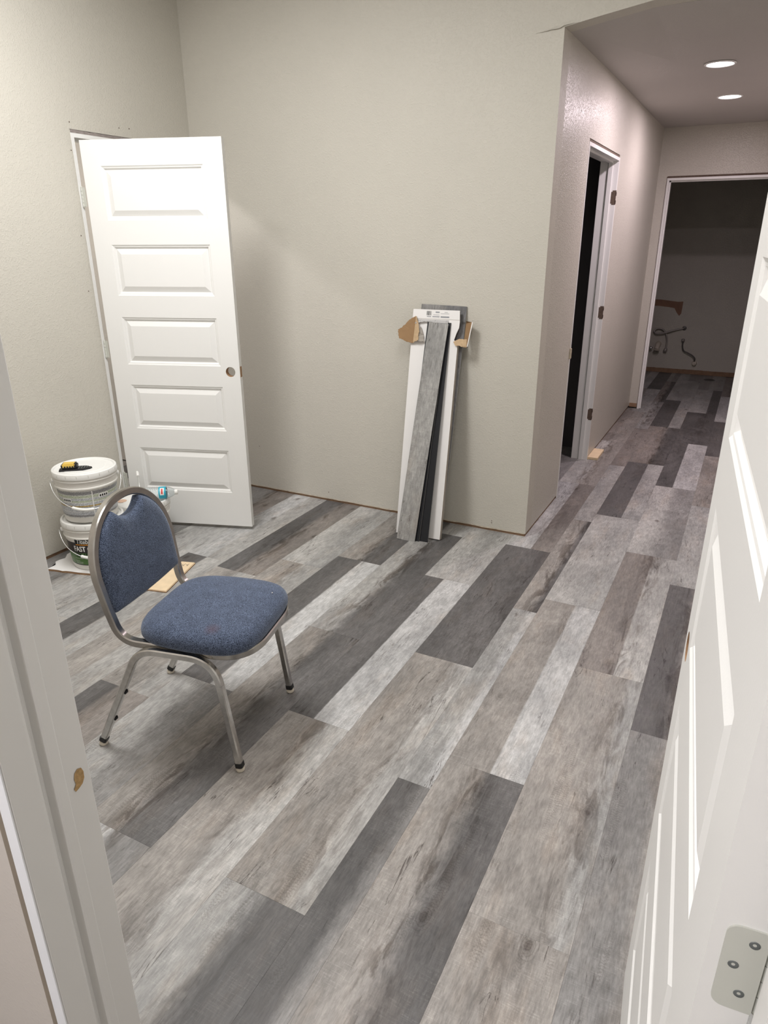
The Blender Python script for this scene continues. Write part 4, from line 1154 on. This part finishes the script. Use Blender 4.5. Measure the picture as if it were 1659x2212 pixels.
ear('torn_flap', jag([(CWD - .022, 1.080, .004, 0), (CWD - .010, 1.064, .014, 1), (CWD + .030, 1.060, .012, 1), (CWD + .052, 1.058, .006, 0), (CWD + .048, 1.100, .000, 1), (CWD + .010, 1.098, .002, 1)], .003), M_CARD2, M_CARD)
ear('torn_flap', [(CWD + .026, 1.078, -.022), (CWD + .054, 1.064, .008), (CWD + .070, 1.186, .006), (CWD + .028, 1.192, -.026)], M_CARD, M_CARD)
ear('torn_flap', [(CWD + .054, 1.060, .008), (CWD + .058, 1.062, .0085), (CWD + .074, 1.186, .0065), (CWD + .069, 1.187, .006)], M_CARTON, M_CARD)
ear('torn_flap', [(CWD + .002, 1.196, -.012), (CWD + .070, 1.188, .006), (CWD + .030, 1.193, -.024)], M_CARD, M_CARD)
# planks: one full-width plank in the carton, three narrow ones on its front
Mk, Lk = lean_matrix(V3((-1.603, 3.3105, .0045)), V3((-1.586, 3.5415, 1.252)), CR)
loose_plank('loose_plank', 'full-width dark grey plank behind the white carton, only its top end showing', Mk, .256, Lk, TM, (.17, .17, .175))
Mk1, L1_ = lean_matrix(V3((-1.571, 3.213, .003)), V3((-1.511, 3.4725, 1.168)), (1, .05, 0))
loose_plank('loose_plank', 'narrow pale grey plank leaning frontmost on the white carton', Mk1, .110, L1_, (.34, .335, .325), (.34, .335, .325), edge=M_PBACK)
Mk2, L2_ = lean_matrix(V3((-1.5505, 3.2255, .001)), V3((-1.5235, 3.4825, 1.166)), (1, .05, 0))
loose_plank('loose_plank', 'narrow plank showing just a black sliver and pale edge beside the frontmost plank', Mk2, .110, L2_, TM, TM, flip=True)
Mk3, L3_ = lean_matrix(V3((-1.502, 3.2365, .001)), V3((-1.504, 3.4910, 1.167)), (1, .05, 0))
loose_plank('loose_plank', 'narrow plank showing a wide strip of black backing, rightmost of the planks', Mk3, .110, L3_, TM, TM, flip=True)

# ------------------------------------------------------------------ washroom plumbing
def arc_pts(ctrl, n=10):
    out = []
    P_ = [V3(c) for c in ctrl]; P_ = [P_[0] * 2 - P_[1]] + P_ + [P_[-1] * 2 - P_[-2]]
    for i in range(1, len(P_) - 2):
        for k in range(n):
            t = k / n; a, b_, c, d = P_[i - 1], P_[i], P_[i + 1], P_[i + 2]
            out.append(.5 * ((2 * b_) + (c - a) * t + (2 * a - 5 * b_ + 4 * c - d) * t * t + (3 * b_ - a - 3 * c + d) * t ** 3))
    out.append(P_[-2]); return out
M_HOSE = mat('braided_hose', (.36, .34, .32), .45, metal=.4, var=(300, .3)); M_HOSED = mat('dark_hose', (.10, .095, .09), .45, metal=.4)
t = thing('water_hose', 'pale looped supply hose hanging from the washroom wall, left one', 'hose', (0, 0, 0))
bm = bmesh.new(); tube(bm, arc_pts([(-.690, 9.385, .547), (-.80, 9.36, .520), (-.90, 9.345, .487), (-.985, 9.34, .478), (-1.020, 9.345, .505), (-.985, 9.355, .536), (-.925, 9.365, .524), (-.880, 9.365, .47), (-.858, 9.36, .39), (-.858, 9.35, .30)]), .0095, 10); obj('hose', bm, M_HOSE, t, True)
bm = bmesh.new(); lathe(bm, [(.026, 0), (.024, .012), (.012, .016)], 16, True, True, Matrix.Translation((-.684, 9.40, .548)) @ Matrix.Rotation(PI / 2, 4, 'X')); obj('wall_flange', bm, M_HOSED, t, True, angle=.6)
bm = bmesh.new(); lathe(bm, [(.018, 0), (.022, .01), (.020, .035), (.012, .045)], 14, True, True, Matrix.Translation((-.868, 9.35, .262)) @ Matrix.Rotation(.35, 4, 'Y')); obj('connector', bm, M_HOSE, t, True, angle=.6)
t = thing('drain_stub', 'short pale drain pipe stub sticking out of the washroom wall', 'pipe', (-.951, 9.40, .345))
bm = bmesh.new(); tube(bm, [V3((0, 0, 0)), V3((0, -.05, .012)), V3((-.004, -.085, -.01)), V3((-.008, -.09, -.05))], .030, 18); obj('pipe', bm, M_GLIDE, t, True, angle=.8)
bm = bmesh.new(); lathe(bm, [(.036, 0), (.037, .012), (.030, .014)], 20, True, True, Matrix.Translation((-.009, -.09, -.066))); obj('collar', bm, M_GLIDE, t, True, angle=.6)
t = thing('shutoff_valve', 'small chrome shutoff valve beside the drain stub', 'valve', (-1.035, 9.40, .298))
bm = bmesh.new(); tube(bm, [V3((0, 0, 0)), V3((0, -.07, 0))], .009, 12); obj('body', bm, M_WIRE, t, True, angle=.8)
bm = bmesh.new(); bmesh.ops.create_uvsphere(bm, u_segments=16, v_segments=8, radius=.018, matrix=Matrix.Translation((.0, -.075, 0)) @ Matrix.Scale(1.5, 4, (1, 0, .5))); obj('knob', bm, M_WIRE, t, True)
t = thing('water_hose', 'dark thin supply hose hanging low on the washroom wall, right one', 'hose', (0, 0, 0))
bm = bmesh.new(); tube(bm, arc_pts([(-.674, 9.36, .400), (-.672, 9.36, .34), (-.650, 9.355, .285), (-.600, 9.35, .262), (-.545, 9.345, .235), (-.510, 9.34, .20), (-.512, 9.34, .165)]), .0075, 10); obj('hose', bm, M_HOSED, t, True)
bm = bmesh.new(); lathe(bm, [(.018, 0), (.021, .008), (.019, .026), (.009, .032)], 14, True, True, Matrix.Translation((-.676, 9.362, .396))); obj('connector', bm, M_HOSE, t, True, angle=.6)
bm = bmesh.new(); tube(bm, [V3((-.676, 9.362, .405)), V3((-.676, 9.40, .405))], .008, 10); obj('stub', bm, M_HOSE, t, True)
bm = bmesh.new(); lathe(bm, [(.026, 0), (.029, .010), (.024, .028), (.010, .034)], 16, True, True, Matrix.Translation((-.510, 9.375, .142)) @ Matrix.Rotation(PI / 2, 4, 'X')); obj('valve', bm, M_GLIDE, t, True, angle=.6)
t = thing('floor_drain', 'round dark pipe opening in the washroom floor', 'drain', (-.30, 9.08, 0))
bm = bmesh.new(); lathe(bm, [(.062, .0004), (.060, .004), (.048, .004), (.047, .0008)], 28, False, False); obj('rim', bm, M_HOSED, t, True)
bm = bmesh.new(); lathe(bm, [(.047, .0006), (.02, .0005)], 28, False, True); obj('opening', bm, M_BLACK, t)
